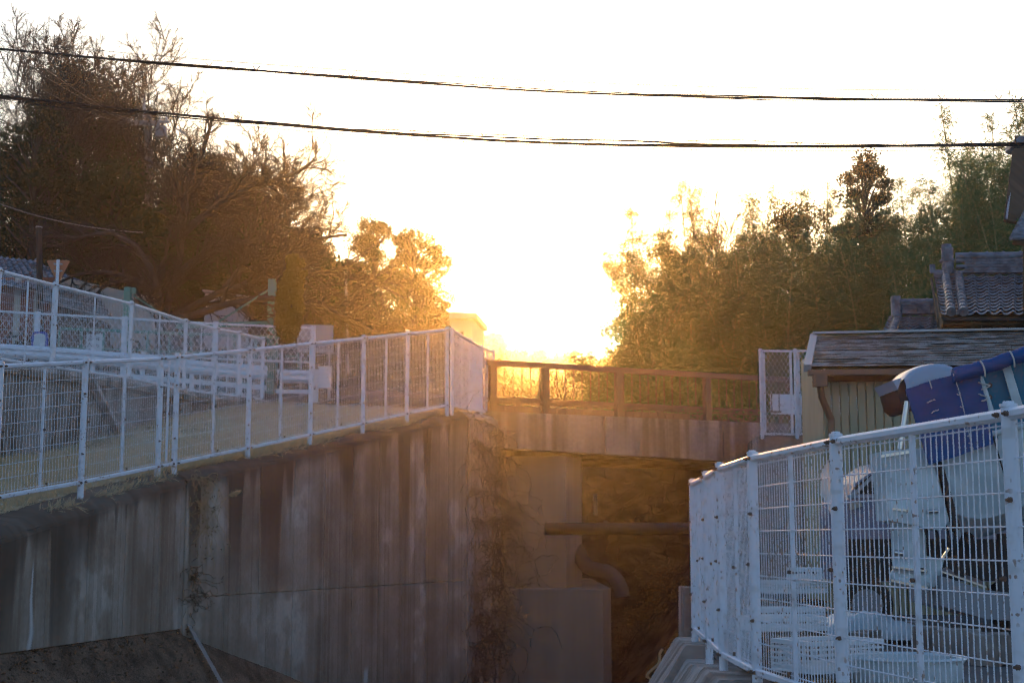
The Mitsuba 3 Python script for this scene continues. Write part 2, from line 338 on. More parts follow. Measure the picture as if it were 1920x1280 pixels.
# ---------------------------------------------------------------- concrete channel walls, cast in panels
def wall_top(s, s0, z0, k): return z0 + (s - s0) * k
def panel_wall(name, label, P0, D, N, length, z0, slope, zbot, step, splits, seed, crest=True, bsdf='m_conc'):
    """Concrete wall whose formwork panels are pieces of their own, set on a core."""
    r = np.random.default_rng(seed); t = thing(name, label, 'wall')
    def P(s, z, o=0.0): return P0 + D * s + N * o + V3(0, 0, z)
    core = MB()
    ring = [(0, zbot), (length, zbot), (length, z0 + slope * length - .10), (0, z0 - .10)]
    core.poly([P(s, z, -.03) for s, z in ring], -N * .55)
    E('core', core, 'm_conc', t)
    s = 0.0
    while s < length - .05:
        e = min(s + step * r.uniform(.94, 1.06), length)
        if length - e < .3: e = length
        cuts = [zbot] + list(splits) + [None]
        for a, b in zip(cuts[:-1], cuts[1:]):
            g = .0035; o = r.uniform(-.003, .004)
            tl, tr = (b, b) if b is not None else (z0 + slope * s - .14, z0 + slope * e - .14)
            if a > min(tl, tr) - .05: continue
            m = MB(); q = [(s + g, a + g), (e - g, a + g), (e - g, tr - g), (s + g, tl - g)]
            c = .010; cs = np.mean(q, 0)
            inner = [(cs[0] + (x - cs[0]) * (1 - c / (e - s) * 2), z + (c if z < cs[1] else -c)) for x, z in q]
            f0 = [P(x, z, -.03) for x, z in q]; f1 = [P(x, z, o - .006) for x, z in q]; f2 = [P(x, z, o) for x, z in inner]
            m.add(np.vstack([f0, f1, f2]), [[i, (i + 1) % 4, (i + 1) % 4 + 4, i + 4] for i in range(4)] + [[i + 4, (i + 1) % 4 + 4, (i + 1) % 4 + 8, i + 8] for i in range(4)] + [[8, 9, 10, 11]])
            E('panel', m, bsdf, t)
        s = e
    if crest:                                            # worn mossy crest, broken and uneven
        n = int(length / .10); ss = np.linspace(0, length, n); tt = z0 + slope * ss
        w = (meshkit.fbm(np.stack([ss * 1.4, ss * 0, ss * 0 + seed], -1), 4, seed) - .5)
        pr = [(-.60, .03), (-.22, .015), (-.13, -.012), (-.05, -.065), (.002, -.125), (-.020, -.19)]
        G = np.array([[P(a, z + h + w[i] * (.07 if h < 0 else .02) + r.normal() * .005, o + (w[i] * .03 + r.normal() * .004 if -.1 < o else 0)) for o, h in pr] for i, (a, z) in enumerate(zip(ss, tt))])
        E('crest', MB().grid(G), bsdf, t, True)
    return t, P
tA, PA = panel_wall('channel_wall', 'tall stained concrete wall below the lower left fence, nearer the bridge', A0 - NA * .04, DA, NA, 9.165, .90, .1746, -5.4, .92, [-.80], 4)
tB, PB = panel_wall('channel_wall', 'nearest stained concrete wall on the left, above the sloping concrete lining', B0, DB, NB, 11.0, -1.02, .1755, -1.22, .92, [], 5)
NC_ = unit(V3((C1 - A1)[1], -(C1 - A1)[0], 0)); DC_ = unit(C1 - A1)
tC, PC = panel_wall('channel_wall', 'short concrete wall overgrown with dead vines between the fence corner and the bridge', A1, DC_, NC_, 6.2, 2.50, .07, -5.4, 1.2, [-.8], 6, bsdf='m_plain')
# sloping lining below the nearest wall
lt = thing('channel_lining', 'dark sloping concrete lining at the foot of the nearest left wall', 'lining')
up = [B0 + V3(0, 0, -1.18) - NB * .05, B1 + DB * .3 + V3(0, 0, -1.18) - NB * .05, B1 + DB * 9 + V3(0, 0, -1.18) - NB * .05]
m = MB(); rows = []
for d in np.linspace(0, 2.6, 24): rows.append(interp_path([p + NB * d + V3(0, 0, -1.54 * d) for p in (up[0], up[2])], 90))
m.grid(bump(np.array(rows), .03, 2.5)); E('slab', m, 'm_lining', lt, True)
p0 = B1 + NB * .02 + V3(0, 0, -1.17); p1 = p0 + NB * 2.2 + V3(0, 0, -1.54 * 2.2)
sv = unit(p1 - p0); sn = unit(np.cross(sv, DB)); sn = sn * np.sign(sn[2]); E('joint_strip', MB().quad(p0 - DB * .06 + sn * .03, p0 + DB * .06 + sn * .03, p1 + DB * .07 + sn * .03, p1 - DB * .07 + sn * .03), 'm_plain', lt)
# right bank: stepped blocks that carry the right fence
RF = [at(px, 1010, Y) * V3(1, 1, 0) for px, Y in ((3700, 3.0), (2450, 4.75), (1903, 6.8), (1573, 8.75), (1414, 10.6), (1352, 12.2), (1326, 13.8), (1300, 15.6))]
RFZ = -1.06
bl = thing('bank_wall', 'stepped concrete blocks under the right mesh fence', 'wall')
path = smooth_path([p for p in RF], 40); path = np.vstack([path[0] + (path[0] - path[1]) * np.array([[20], [8]]), path, path[-1:] + (path[-1] - path[-2]) * 3])
cum = np.r_[0, np.cumsum(np.linalg.norm(np.diff(path, axis=0), axis=1))]; s = 0.0; r = np.random.default_rng(8); k = 0
while s < cum[-1] - .2:
    e = min(s + r.uniform(1.05, 1.5), cum[-1])
    a, b = (V3(*[np.interp(x, cum, path[:, i]) for i in range(3)]) for x in (s + .008, e - .008))
    d = unit(b - a); n = V3(-d[1], d[0], 0)
    if n[0] > 0: n = -n
    ztop = RFZ - .03 - .07 * ((k * 7) % 3)
    m = MB(); pr = [(.30, ztop), (-.14, ztop), (-.17, ztop - .03), (-1.45, ztop - 2.1), (-3.0, -5.3), (.30, -5.3)]
    def at_(q, o, z): return q - n * o * -1 + V3(0, 0, z) if False else q + n * (-o) + V3(0, 0, z)
    ring0 = [a + n * (-o) + V3(0, 0, z) for o, z in pr]; ring1 = [b + n * (-o) + V3(0, 0, z) for o, z in pr]
    c = .03; ring0b = [q + d * 0 for q in ring0]
    K = len(pr); m.add(np.vstack([ring0, ring1]), [[i, (i + 1) % K, (i + 1) % K + K, i + K] for i in range(K)] + [[0, 1, 2, 3], [0, 3, 4, 5], [K, K + 3, K + 2, K + 1], [K, K + 5, K + 4, K + 3]])
    E('block', m, 'm_plain', bl); s = e; k += 1
E('upright_slab', MB().bar(at(1308, 1100, 21.0), at(1308, 1300, 21.0), .50, .5, up=(0, 1, 0), c=.03), 'm_plain', bl)

# ---------------------------------------------------------------- mesh fences
def fence(name, label, feet, H=1.62, spacing=.06, rows=10, post_r=.040, bolts=True, group=None, rail=.058, stiff=True, wire=.0030, lift=.10, ends=None, shift=0.0, mid=True):
    t = thing(name, label, 'fence', group); n = len(feet)
    feet = [V3(*p) for p in feet]
    for i, p in enumerate(feet):
        if ends and i in ends: continue
        pk = E('post', MB().rod(p - V3(0, 0, .12), p + V3(0, 0, H + .005), post_r, 12), 'm_white', t, 40)
        E('cap', MB().rod(p + V3(0, 0, H + .006), p + V3(0, 0, H + .022), post_r * 1.12, 12).rod(p + V3(0, 0, H + .023), p + V3(0, 0, H + .034), post_r * .7, 12), 'm_white', pk, 40)
    for a, b in zip(feet[:-1], feet[1:]):
        d = unit(b - a); dx = unit((b - a) * V3(1, 1, 0)); nn = V3(dx[1], -dx[0], 0)
        L = np.linalg.norm((b - a)[:2]); sh = nn * shift
        pa, pb = a + d * post_r * .9 + sh, b - d * post_r * .9 + sh
        zt, zb = V3(0, 0, H - rail / 2), V3(0, 0, lift)
        mid_ = (pa + pb) / 2
        E('top_rail', MB().bar(pa + zt, mid_ + zt - d * .002, rail, rail, c=rail * .28).bar(mid_ + zt + d * .002, pb + zt, rail, rail, c=rail * .28).bar(pa + zt, pb + zt, rail * .8, rail * .8, c=.01), 'm_white', t, 25)
        E('bottom_rail', MB().bar(pa + zb, pb + zb, rail * .75, rail * .85, c=.008), 'm_white', t, 25)
        if stiff: E('stiffener', MB().bar(mid_ + zb + V3(0, 0, .03), mid_ + zt - V3(0, 0, rail / 2), .030, .022, up=dx), 'm_white', t)
        m = MB(); k = max(int(round(L / spacing)), 3)
        q = [lerp(pa, pb, (i + .5) / k) for i in range(k)]
        lo_, hi_ = lift + .02, H - rail + .01
        m.tubes(np.array([[p + V3(0, 0, lo_), p + V3(0, 0, hi_)] for p in q]), np.full((k, 2), wire), 4)
        zs = lo_ + .03 + (hi_ - lo_ - .06) * np.arange(rows) / (rows - 1) if rows > 1 else []
        off = nn * wire * 1.6
        m.tubes(np.array([[pa + off + V3(0, 0, z), pb + off + V3(0, 0, z)] for z in zs]), np.full((len(zs), 2), wire * 1.15), 4)
        E('wire_mesh', m, 'm_white', t)
        if bolts:
            cn = nn if nn @ -a > 0 else -nn
            for z in (H - rail / 2, H * .52, lift) if not mid else (H - rail / 2, H * .74, H * .52, H * .28, lift):
                for q in ((a + d * post_r * 1.25), (b - d * post_r * 1.25)):
                    if mid and z not in (H - rail / 2, lift) and q is not None and (z == H * .52) != (np.allclose(q, a + d * post_r * 1.25)): continue
                    c = q + cn * (.03) + V3(0, 0, z)
                    E('bolt', MB().rod(c, c + cn * .018, .013, 6).rod(c + cn * .018, c + cn * .03, .007, 6), 'm_bolt', t)
            c = mid_ + cn * .02 + V3(0, 0, H * .5); E('bolt', MB().rod(c, c + cn * .02, .012, 6), 'm_bolt', t)
            c = mid_ + d * .1 + cn * .02 + V3(0, 0, lift + .045); E('bolt', MB().rod(c, c + V3(0, 0, .03), .012, 6), 'm_bolt', t)
    return t
LA = [at(px, py, Y) for px, py, Y in ((326, 882, 19.9), (464, 852, 21.5), (581, 826, 23.1), (680, 804, 24.7), (763, 785, 26.3), (838, 769, 27.75))]
LB = [V3(-6.75, 11.3, -.47), V3(-6.33, 13.0, -.17)] + [at(px, py, Y) for px, py, Y in ((-175, 972, 14.6), (-12, 950, 16.1), (151, 919, 17.65), (295, 888, 19.6))]
LC = [at(px, py, Y) for px, py, Y in ((847, 769, 27.95), (882, 776, 30.6), (902, 779, 33.0), (925, 783, 34.2))]
# the three straight runs are joined: one fence
def tie(a, b): return [a, b]
fence('mesh_fence', 'long white mesh fence on the left channel wall, the lower of the two left fences', LB + LA + LC[1:] if False else LB + LA, bolts=True)
fence('mesh_fence', 'short white mesh fence turning away from the wall corner towards the bridge', LC, bolts=False)
fence('mesh_fence', 'white mesh fence running down beside the upper road, above the grass bank', UF, H=1.58, spacing=.062, rows=10, bolts=True, mid=False, lift=.06)
fence('mesh_fence', 'white mesh fence on the right bank, closest to the viewer', [p + V3(0, 0, RFZ + .0) for p in RF], H=1.68, spacing=.062, wire=.0036, post_r=.038, rows=10)

# ---------------------------------------------------------------- bridge
br = thing('road_bridge', 'concrete road bridge with brown railings crossing the channel', 'bridge')
ZD = 2.98
bl0, br0 = V3(-.75, 33.3, 0), V3(6.75, 36.9, 0)
bd = unit(br0 - bl0); bn = V3(-bd[1], bd[0], 0)           # across, away from the viewer
bl0, br0 = bl0 - bd * .8, br0 + bd * 4.0; LBR = np.linalg.norm(br0 - bl0)
def PBr(s, o, z): return bl0 + bd * s + bn * o + V3(0, 0, z)
def slab(s0, s1, o0, o1, z0, z1, z0b=None): return MB().poly([PBr(s0, o0, z0), PBr(s1, o0, z0 if z0b is None else z0b), PBr(s1, o0, z1), PBr(s0, o0, z1)], bn * (o1 - o0))
cuts = [0, 4.15, 7.6, LBR]
for a, b in zip(cuts[:-1], cuts[1:]):
    za, zb = (2.16 - .026 * a, 2.16 - .026 * b)
    E('edge_beam', slab(a + .006, b - .006, 0, .45, za, ZD, zb), 'm_plain', br)
E('far_beam', slab(0, LBR, 5.7, 6.1, 2.2, ZD + .02), 'm_plain', br)
E('deck', slab(0, LBR, .452, 5.698, 2.42, ZD - .12), 'm_asphalt', br)
for o in (1.4, 2.6, 3.8, 4.9): E('girder', slab(0, LBR, o, o + .35, 2.02, 2.418), 'm_plain', br)
def railing(o, name, H, gap, posts, beam=True):
    k = E(name, slab(0, LBR, o - .05, o + .07, ZD + H - .13, ZD + H), 'm_brown', br)
    E('lower_rail', slab(0, LBR, o - .02, o + .03, ZD + .30, ZD + .345), 'm_brown', k)
    E('sill_rail', slab(0, LBR, o - .02, o + .03, ZD + .20, ZD + .235), 'm_brown', k)
    for s in posts: E('post', slab(s - .085, s + .085, o - .085, o + .075, ZD - .05, ZD + H - .132), 'm_brown', k)
    s = .1
    while s < LBR:
        if min(abs(s - q) for q in posts) > .14: E('baluster', MB().rod(PBr(s, o + .0, ZD + .346), PBr(s, o + .0, ZD + H - .13), .015, 6), 'm_brown', k)
        if min(abs(s - q) for q in posts) > .14: E('short_bar', MB().rod(PBr(s + .04, o, ZD + .0), PBr(s + .04, o, ZD + .2), .014, 6), 'm_brown', k)
        s += gap
    return k
railing(.18, 'near_railing', 1.24, .235, [1.2, 2.6, 4.65, 7.25, 9.9, 12.2])
railing(5.85, 'far_railing', .98, .26, [2.0, 4.6, 6.9, 9.3, 11.8])
gb = E('guard_beam', slab(0, LBR, 5.55, 5.60, ZD + .40, ZD + .72), 'm_brown', br)
for s in (2.9, 4.75, 6.6, 8.4): E('beam_post', slab(s - .1, s + .1, 5.61, 5.75, ZD, ZD + .66), 'm_brown', gb)
# abutment and footing
ab = thing('abutment', 'left concrete abutment of the bridge with a wider footing below', 'abutment')
fp = [(-1.6, 34.5), (1.30, 34.5), (1.72, 35.3), (1.72, 42), (-1.6, 42)]
E('shaft', MB().poly([V3(x, y, -1.16) for x, y in fp], V3(0, 0, 3.15)), 'm_tan', ab)
fp2 = [(-1.9, 33.7), (2.12, 33.7), (2.35, 34.3), (2.35, 43), (-1.9, 43)]
E('footing', MB().poly([V3(x, y, -5.25) for x, y in fp2], V3(0, 0, 4.09)), 'm_tan', ab)
rb = thing('abutment', 'right concrete abutment wall below the chain-link panels', 'abutment')
E('wall', MB().poly([V3(5.9, 34.2, -1.3), V3(6.1, 37, -1.3), V3(14, 41.5, -1.3), V3(14, 34.0, -1.3)], V3(0, 0, 3.75)), 'm_plain', rb)
E('shaft', MB().poly([V3(6.6, 38.0, -1.31), V3(14, 41.6, -1.31), V3(14, 44, -1.31), V3(6.0, 44, -1.31)], V3(0, 0, 3.2)), 'm_plain', rb)
# pipes
pz = at(1150, 991, 33.0)
pp = thing('water_pipe', 'long dark pipe crossing the channel beneath the bridge', 'pipe')
a, b = at(1022, 991, 33.0), at(1420, 990, 33.6)
E('barrel', MB().tube([a, b], .14, 16), 'm_black', pp, 50)
for px in (1136, 1302): c = at(px, 991, 33.0 + (px - 1022) * .0015); E('flange', MB().tube([c - V3(.05, 0, 0), c + V3(.05, 0, 0)], .20, 16), 'm_black', pp, 50)
dpk = thing('drain_pipe', 'grey ribbed pipe bending down beside the bridge footing', 'pipe')
pts = smooth_path([at(1076, 1020, 35.6), at(1092, 1050, 34.9), at(1112, 1066, 34.5), at(1140, 1072, 34.3), at(1158, 1090, 34.2), at(1166, 1108, 34.2), at(1168, 1118, 34.2)], 60)
E('bend', MB().tube(pts, .17 + (np.arange(60) % 2) * .010, 14), 'm_dullpipe', dpk, 50)
# ---------------------------------------------------------------- chain-link panels at the bridge end
def chainlink(m, O, X, Z, w, h, pitch_w, pitch_h, r=.004):
    """Diamond wire: two families of straight slanted wires clipped to the panel."""
    k = pitch_h / pitch_w; segs = [[], []]
    for sgn in (0, 1):
        c = -h / k if sgn == 0 else 0.0
        u0 = -h / k
        while u0 < w:
            a, b = u0, u0 + h / k
            ta, tb = max(0, -a / (b - a)), min(1, (w - a) / (b - a))
            if tb > ta + .01:
                p = [(a + (b - a) * t, h * t) for t in (ta, tb)]
                if sgn: p = [(w - u, v) for u, v in p]
                segs[sgn].append([O + X * u + Z * v + np.cross(X, Z) * (.004 * (sgn * 2 - 1)) for u, v in p])
            u0 += pitch_w
    for s in segs: m.tubes(np.array(s), np.full((len(s), 2), r), 4)
    return m
ZV = V3(0, 0, 1)
cg = thing('diamond_mesh_fence', 'pair of white framed chain-link panels between the bridge railing and the shed', 'fence')
yg = 33.9
for i, (x0, x1) in enumerate(((1426, 1490.5), (1491.5, 1556))):
    a, b = at(x0, 818, yg), at(x1, 818 + i * 2, yg + .1); a[2] = b[2] = 2.46; h = 2.02; X = unit(b - a); w = np.linalg.norm(b - a)
    pk = E('frame', MB().bar(a + ZV * .02, b + ZV * .02, .05, .05).bar(a + ZV * h, b + ZV * h, .05, .05).bar(a + X * .12 + ZV * .045, a + X * .12 + ZV * (h - .025), .05, .05, up=X).bar(b - X * .06 + ZV * .045, b - X * .06 + ZV * (h - .025), .05, .05, up=X), 'm_white', cg)
    E('post', MB().bar(a + X * .045 - ZV * .1, a + X * .045 + ZV * (h + .05), .085, .07, up=X, c=.01), 'm_white', cg)
    m = MB(); chainlink(m, a + X * .15 + ZV * .05, X, ZV, w - .24, h - .08, .107, .172, .0042); E('wire_mesh', m, 'm_white', cg)
    for z in (.05, .5, 1.0, 1.5, 1.97): c = a + X * .12 + ZV * z - V3(0, .03, 0); E('bolt', MB().rod(c, c - V3(0, .02, 0), .014, 6), 'm_bolt', cg)
# white guard rail end behind the panels
def wbeam(m, P, z0, h, t=.08):
    """W-section guard rail beam along the poly-line P."""
    pr = [(0, 0), (.5, .08), (1, .22), (1, .34), (.1, .46), (.1, .54), (1, .66), (1, .78), (.5, .92), (0, 1)]
    P = np.asarray(P, float); d = unit(np.gradient(P, axis=0)); n = np.stack([d[:, 1], -d[:, 0], d[:, 2] * 0], 1)
    G = np.array([[p + nn * t * a + V3(0, 0, z0 + h * b) for a, b in pr] for p, nn in zip(P, n)])
    return m.grid(G).grid(G[:, ::-1] - n[:, None] * .006)
ge = thing('guard_rail', 'short white guard rail with rounded end plate behind the chain-link panels', 'guard rail')
a, b = at(1446, 779, 37.3), at(1640, 780, 37.6); a[2] = b[2] = 3.22
E('beam', wbeam(MB(), [lerp(a, b, t) for t in (.22, .5, 1)], .02, .52), 'm_white', ge, 40)
E('end_plate', MB().bar(a + V3(-.02, -.05, .285), lerp(a, b, .24) + V3(0, -.10, .285), .05, .53, c=.015), 'm_white', ge)
for t in (.1, .45, .8): p = lerp(a, b, t); E('post', MB().rod(p + V3(0, .12, -.5), p + V3(0, .12, .5), .06, 10), 'm_brown', ge, 40)
for t, z in ((.27, .42), (.27, .28), (.27, .12), (.30, .36), (.30, .18)): c = lerp(a, b, t) + V3(0, -.10, z); E('bolt', MB().rod(c, c - V3(0, .03, 0), .03, 6), 'm_bolt', ge)

# ---------------------------------------------------------------- roofs
def bil(E0, E1, R0, R1, u, v): return lerp(lerp(E0, E1, u), lerp(R0, R1, u), v)
def pantile_roof(hk, E0, E1, R0, R1, cols, rows, big=(), name='roof', r=None):
    """Wavy clay tiles laid in courses, each a piece; big = columns that carry a round capping row."""
    nrm = unit(np.cross(E1 - E0, R0 - E0)); rk = E(name, MB().quad(E0 - nrm * .05, E1 - nrm * .05, R1 - nrm * .05, R0 - nrm * .05), 'm_wood', hk)
    for j in range(rows):
        for i in range(cols):
            uu = np.linspace(i / cols, (i + 1.10) / cols, 9); x = np.linspace(0, 1.10, 9)
            w = np.linalg.norm(E1 - E0) / cols
            prof = np.where(x < .68, -.030 * np.sin(np.pi * np.clip(x / .68, 0, 1)), .034 * np.sin(np.pi * np.clip((x - .68) / .42, 0, 1)))
            v0, v1 = j / rows, (j + 1.12) / rows
            lift0, lift1 = .036, .0
            jit = r.normal() * .003
            top = np.array([[bil(E0, E1, R0, R1, u, v) + nrm * (p + l + jit) for u, p in zip(uu, prof)] for v, l in ((v0, lift0), (v1, lift1))])
            lip = np.array([top[0] - nrm * .012, top[0]])
            E('tile', MB().grid(top).grid(lip), 'm_tile', rk, 50)
            if i in big:
                c0 = bil(E0, E1, R0, R1, (i + .86) / cols, v0) + nrm * .055; c1 = bil(E0, E1, R0, R1, (i + .86) / cols, min(v1, 1.0)) + nrm * .035
                E('cover_tile', MB().tube([c0, lerp(c0, c1, .5) + nrm * .002, c1], [.088, .084, .074], 10), 'm_tile', rk, 60)
    return rk, nrm
r = np.random.default_rng(21)
hs = thing('tiled_house', 'house with grey wavy tile roof and dark board wall above the shed', 'house')
E0, R0 = at(1764, 590, 26.0), at(1751, 516, 29.6); E1, R1 = at(2020, 590, 25.4), at(2030, 514, 28.9)
rk, nr = pantile_roof(hs, E0, E1, R0, R1, 11, 13, big=(0, 1), r=r)
d = unit(R1 - R0); 
rc = R0 + d * .45
for k in range(5):
    s = 0.0; z = .05 + .062 * k
    while s < 3.0:
        L = .34; a = rc + d * (s + (.17 if k % 2 else 0)) + V3(0, 0, z)
        E('ridge_tile', MB().bar(a + d * .004, a + d * (L - .004), .30 - .02 * k, .054, c=.006), 'm_tile', rk); s += L
s = 0.0
while s < 3.0:
    a = rc + d * s + V3(0, 0, .40); E('ridge_cap', MB().tube([a, a + d * .29], .085, 12).tube([a + d * .285, a + d * .325], .105, 12), 'm_tile', rk, 50); s += .33
E('ridge_end', MB().bar(rc - d * .16 + V3(0, 0, .02), rc - d * .16 + V3(0, 0, .58), .26, .24, up=d, c=.05).bar(rc - d * .17 + V3(0, 0, .585), rc - d * .17 + V3(0, 0, .66), .2, .2, up=d, c=.08).bar(rc - d * .17 + V3(0, 0, .28), rc - d * .17 + V3(0, 0, .32), .31, .30, up=d, c=.03), 'm_tile', rk)
E('ridge_foot', MB().tube([R0 + V3(0, 0, .03), rc + V3(0, 0, .03)], .09, 10), 'm_tile', rk, 50)
E('ridge_knob', MB().rod(R0 + V3(-.04, -.05, .04), R0 + V3(-.04, -.05, .22), .06, 10), 'm_tile', rk, 50)
g = d * .03
E('bargeboard', MB().poly([E0 - g - V3(0, 0, .06), R0 - g - V3(0, 0, .05), R0 - g - V3(0, 0, .20), E0 - g - V3(0, 0, .22)], -d * .04), 'm_wood', hs)
E('gutter', MB().bar(E0 + V3(0, -.04, -.09), E1 + V3(0, -.04, -.09), .07, .06), 'm_black', hs)
E('soffit', MB().poly([E0 + V3(.03, .02, -.15), E1 + V3(0, .02, -.15), R1 + V3(0, 0, -1.2), R0 + V3(.05, 0, -1.2)], V3(0, 0, -.03)), 'm_wood', hs)
ed = unit(E1 - E0); en = unit(V3(-ed[1], ed[0], 0)); wa = E0 + ed * .10 + en * .75; wa[2] = 0
s = 0.0
while s < 2.6:
    a = wa + ed * s; 
    if s < .45: E('wall_board', MB().bar(a + V3(0, 0, -1.1) + ed * .08, a + V3(0, 0, 4.2) + ed * .08, .02, .148, up=ed), 'm_wood', hs)
    else: E('wall_board', MB().bar(a + V3(0, 0, -1.1) + ed * .08 - en * .45, a + V3(0, 0, 4.2) + ed * .08 - en * .45, .02, .148, up=ed), 'm_wood', hs)
    s += .155
c = wa + ed * .60 - en * .38; E('corner_post', MB().bar(c + V3(0, 0, -1.1), c + V3(0, 0, 3.98), .05, .13, up=ed), 'm_cream', hs)
E('side_wall', MB().poly([wa + V3(0, 0, -1.1), wa + V3(0, 0, 3.95), wa + en * 5.2 + V3(0, 0, 5.4), wa + en * 5.2 + V3(0, 0, -1.1)], ed * .1), 'm_wood', hs)
# smaller roof behind
hs2 = thing('tiled_house', 'low grey tiled roof just left of the larger tiled house', 'house')
E0, R0 = at(1643, 648, 29.2), at(1668, 592, 31.6); E1, R1 = at(1770, 648, 29.2), at(1766, 591, 31.6)
rk, nr = pantile_roof(hs2, E0, E1, R0, R1, 5, 10, big=(0,), r=r)
d = unit(R1 - R0); rc = R0 + d * .25
for k in range(4):
    s = 0.0
    while s < .95: E('ridge_tile', MB().bar(rc + d * (s + .004) + V3(0, 0, .05 + .06 * k), rc + d * (s + .31) + V3(0, 0, .05 + .06 * k), .28, .052, c=.006), 'm_tile', rk); s += .32
for s in (0, .32, .64): E('ridge_cap', MB().tube([rc + d * s + V3(0, 0, .31), rc + d * (s + .27) + V3(0, 0, .31)], .075, 12).tube([rc + d * (s + .27) + V3(0, 0, .31), rc + d * (s + .31) + V3(0, 0, .31)], .092, 12), 'm_tile', rk, 50)
E('ridge_end', MB().bar(rc - d * .1 + V3(0, 0, .0), rc - d * .1 + V3(0, 0, .44), .22, .2, up=d, c=.05), 'm_tile', rk)
E('wall', MB().poly([E0 + V3(.3, .35, -.12), E1 + V3(0, .35, -.12), E1 + V3(0, .35, -5.0), E0 + V3(.3, .35, -5.0)], V3(0, 2.2, 0)), 'm_wood', hs2)
# gable end of a taller house at the right edge
hs3 = thing('tall_house', 'dark eaves of a taller tiled house cut off by the right edge of the photo', 'house')
pa, pb, pc = at(1906, 277, 24.0), at(1889, 411, 22.6), at(2040, 470, 22.4)
E('verge', MB().poly([at(1905, 262, 24.0), at(2100, 262, 24.4), at(2100, 420, 22.6), at(1890, 408, 22.6)], V3(.0, .05, .09)), 'm_wood', hs3)
E('bargeboard', MB().bar(pa + V3(.03, -.02, -.06), pb + V3(.03, -.02, -.05), .05, .2, up=(1, 0, 0)), 'm_wood', hs3)
E('verge_trim', MB().bar(pa + V3(-.03, -.05, .0), pb + V3(-.03, -.05, 0), .03, .03), 'm_galv', hs3)
E('wall', MB().poly([at(1925, 300, 25.5), at(2100, 300, 25.5), at(2100, 640, 25.5), at(1925, 640, 25.5)], V3(0, .2, 0)), 'm_wood', hs3)
E('ridge_end', MB().bar(at(1912, 262, 24) + V3(0, -.1, -.05), at(1912, 262, 24) + V3(0, .5, -.05), .17, .17, c=.05), 'm_tile', hs3)
la, lb = at(1897, 446, 21.8), at(1924, 396, 22.6)
lr = E('lower_roof', MB().poly([la + V3(.02, 0, -.05), lb + V3(0, 0, -.05), at(2100, 400, 23), at(2100, 470, 21.8)], V3(0, .05, -.05)), 'm_wood', hs3)
for t in np.linspace(0, 1, 11): c = lerp(la, lb, t); E('eave_tile', MB().tube([c + V3(-.02, -.03, 0), c + V3(.3, .12, .02)], .040, 10), 'm_tile', lr, 50)

# ---------------------------------------------------------------- shed
sh = thing('shed', 'low beige metal shed with worn slatted roof behind the boat', 'shed')
E0, R0 = at(1515, 689, 22.0), at(1527, 631, 24.2); E1, R1 = at(2010, 684, 21.6), at(2010, 622, 23.8)
nr = unit(np.cross(E1 - E0, R0 - E0)); d = unit(E1 - E0)
rk = E('roof', MB().quad(E0 - nr * .03, E1 - nr * .03, R1 - nr * .03, R0 - nr * .03), 'm_wood', sh)
rows = 14
for j in range(rows):
    u = -r.uniform(0, .14) if j % 2 else -r.uniform(.08, .2)
    while u < 1:
        w = r.choice([.155, .16, .32]) if r.random() < .8 else .24
        a, b = max(u, 0), min(u + w, 1)
        if b - a > .01:
            v0, v1 = j / rows, (j + 1.25) / rows; o = r.normal() * .003
            q = [bil(E0, E1, R0, R1, a + .0006, v0) + nr * (.026 + o), bil(E0, E1, R0, R1, b - .0006, v0) + nr * (.026 + o), bil(E0, E1, R0, R1, b - .0006, v1) + nr * (.006 + o), bil(E0, E1, R0, R1, a + .0006, v1) + nr * (.006 + o)]
            E('slat', MB().poly(q, -nr * .007), 'm_slate', rk)
        u += w
E('ridge_flashing', MB().bar(R0 + nr * .06 - d * .03, R1 + nr * .06, .16, .035), 'm_galv', sh)
E('verge_trim', MB().poly([E0 - d * .07 + nr * .05, E0 + d * .05 + nr * .05, R0 + d * .05 + nr * .05, R0 - d * .07 + nr * .05], -nr * .12), 'm_galv', sh)
E('gutter', MB().bar(E0 + V3(-.02, -.07, -.09), E1 + V3(0, -.07, -.09), .11, .085), 'm_brown', sh)
gp = E0 + V3(.16, -.10, -.17)
E('downpipe', MB().bar(gp + V3(0, 0, -.14), gp + V3(0, 0, .06), .22, .16, c=.03).tube([gp + V3(0, 0, -.12), gp + V3(.04, .1, -.30), gp + V3(.22, .30, -.62)], .055, 10).tube([gp + V3(.22, .30, -.60), gp + V3(.22, .30, -3.6)], .055, 10), 'm_brown', sh, 50)
wa = E0 + d * .30 + V3(0, .42, 0); wa[2] = 0; en = unit(V3(-d[1], d[0], 0)); s = 0.0
while s < 3.8:
    a = wa + d * s; w = .133
    m = MB(); pr = [(0, 0), (.004, .03), (.012, .03), (.018, -.030), (.030, -.030), (.036, 0), (w - .004, 0), (w, .03)]
    z0, z1 = -1.15, E0[2] - .14
    P = np.array([[a + d * x + en * o + V3(0, 0, z) for x, o in pr] for z in (z0, z1)]); m.grid(P); E('wall_panel', m, 'm_beige', sh); s += w
E('end_wall', MB().poly([wa + V3(.01, .012, -1.15), wa + V3(.01, .012, E0[2] - .14), wa + en * 3.2 + V3(0, 0, 3.2), wa + en * 3.2 + V3(0, 0, -1.15)], d * .05), 'm_beige', sh)
E('fascia', MB().bar(wa - en * .1 + V3(0, 0, E0[2] - .12), wa - en * .1 + d * 3.9 + V3(0, 0, E0[2] - .12), .03, .14), 'm_wood', sh)

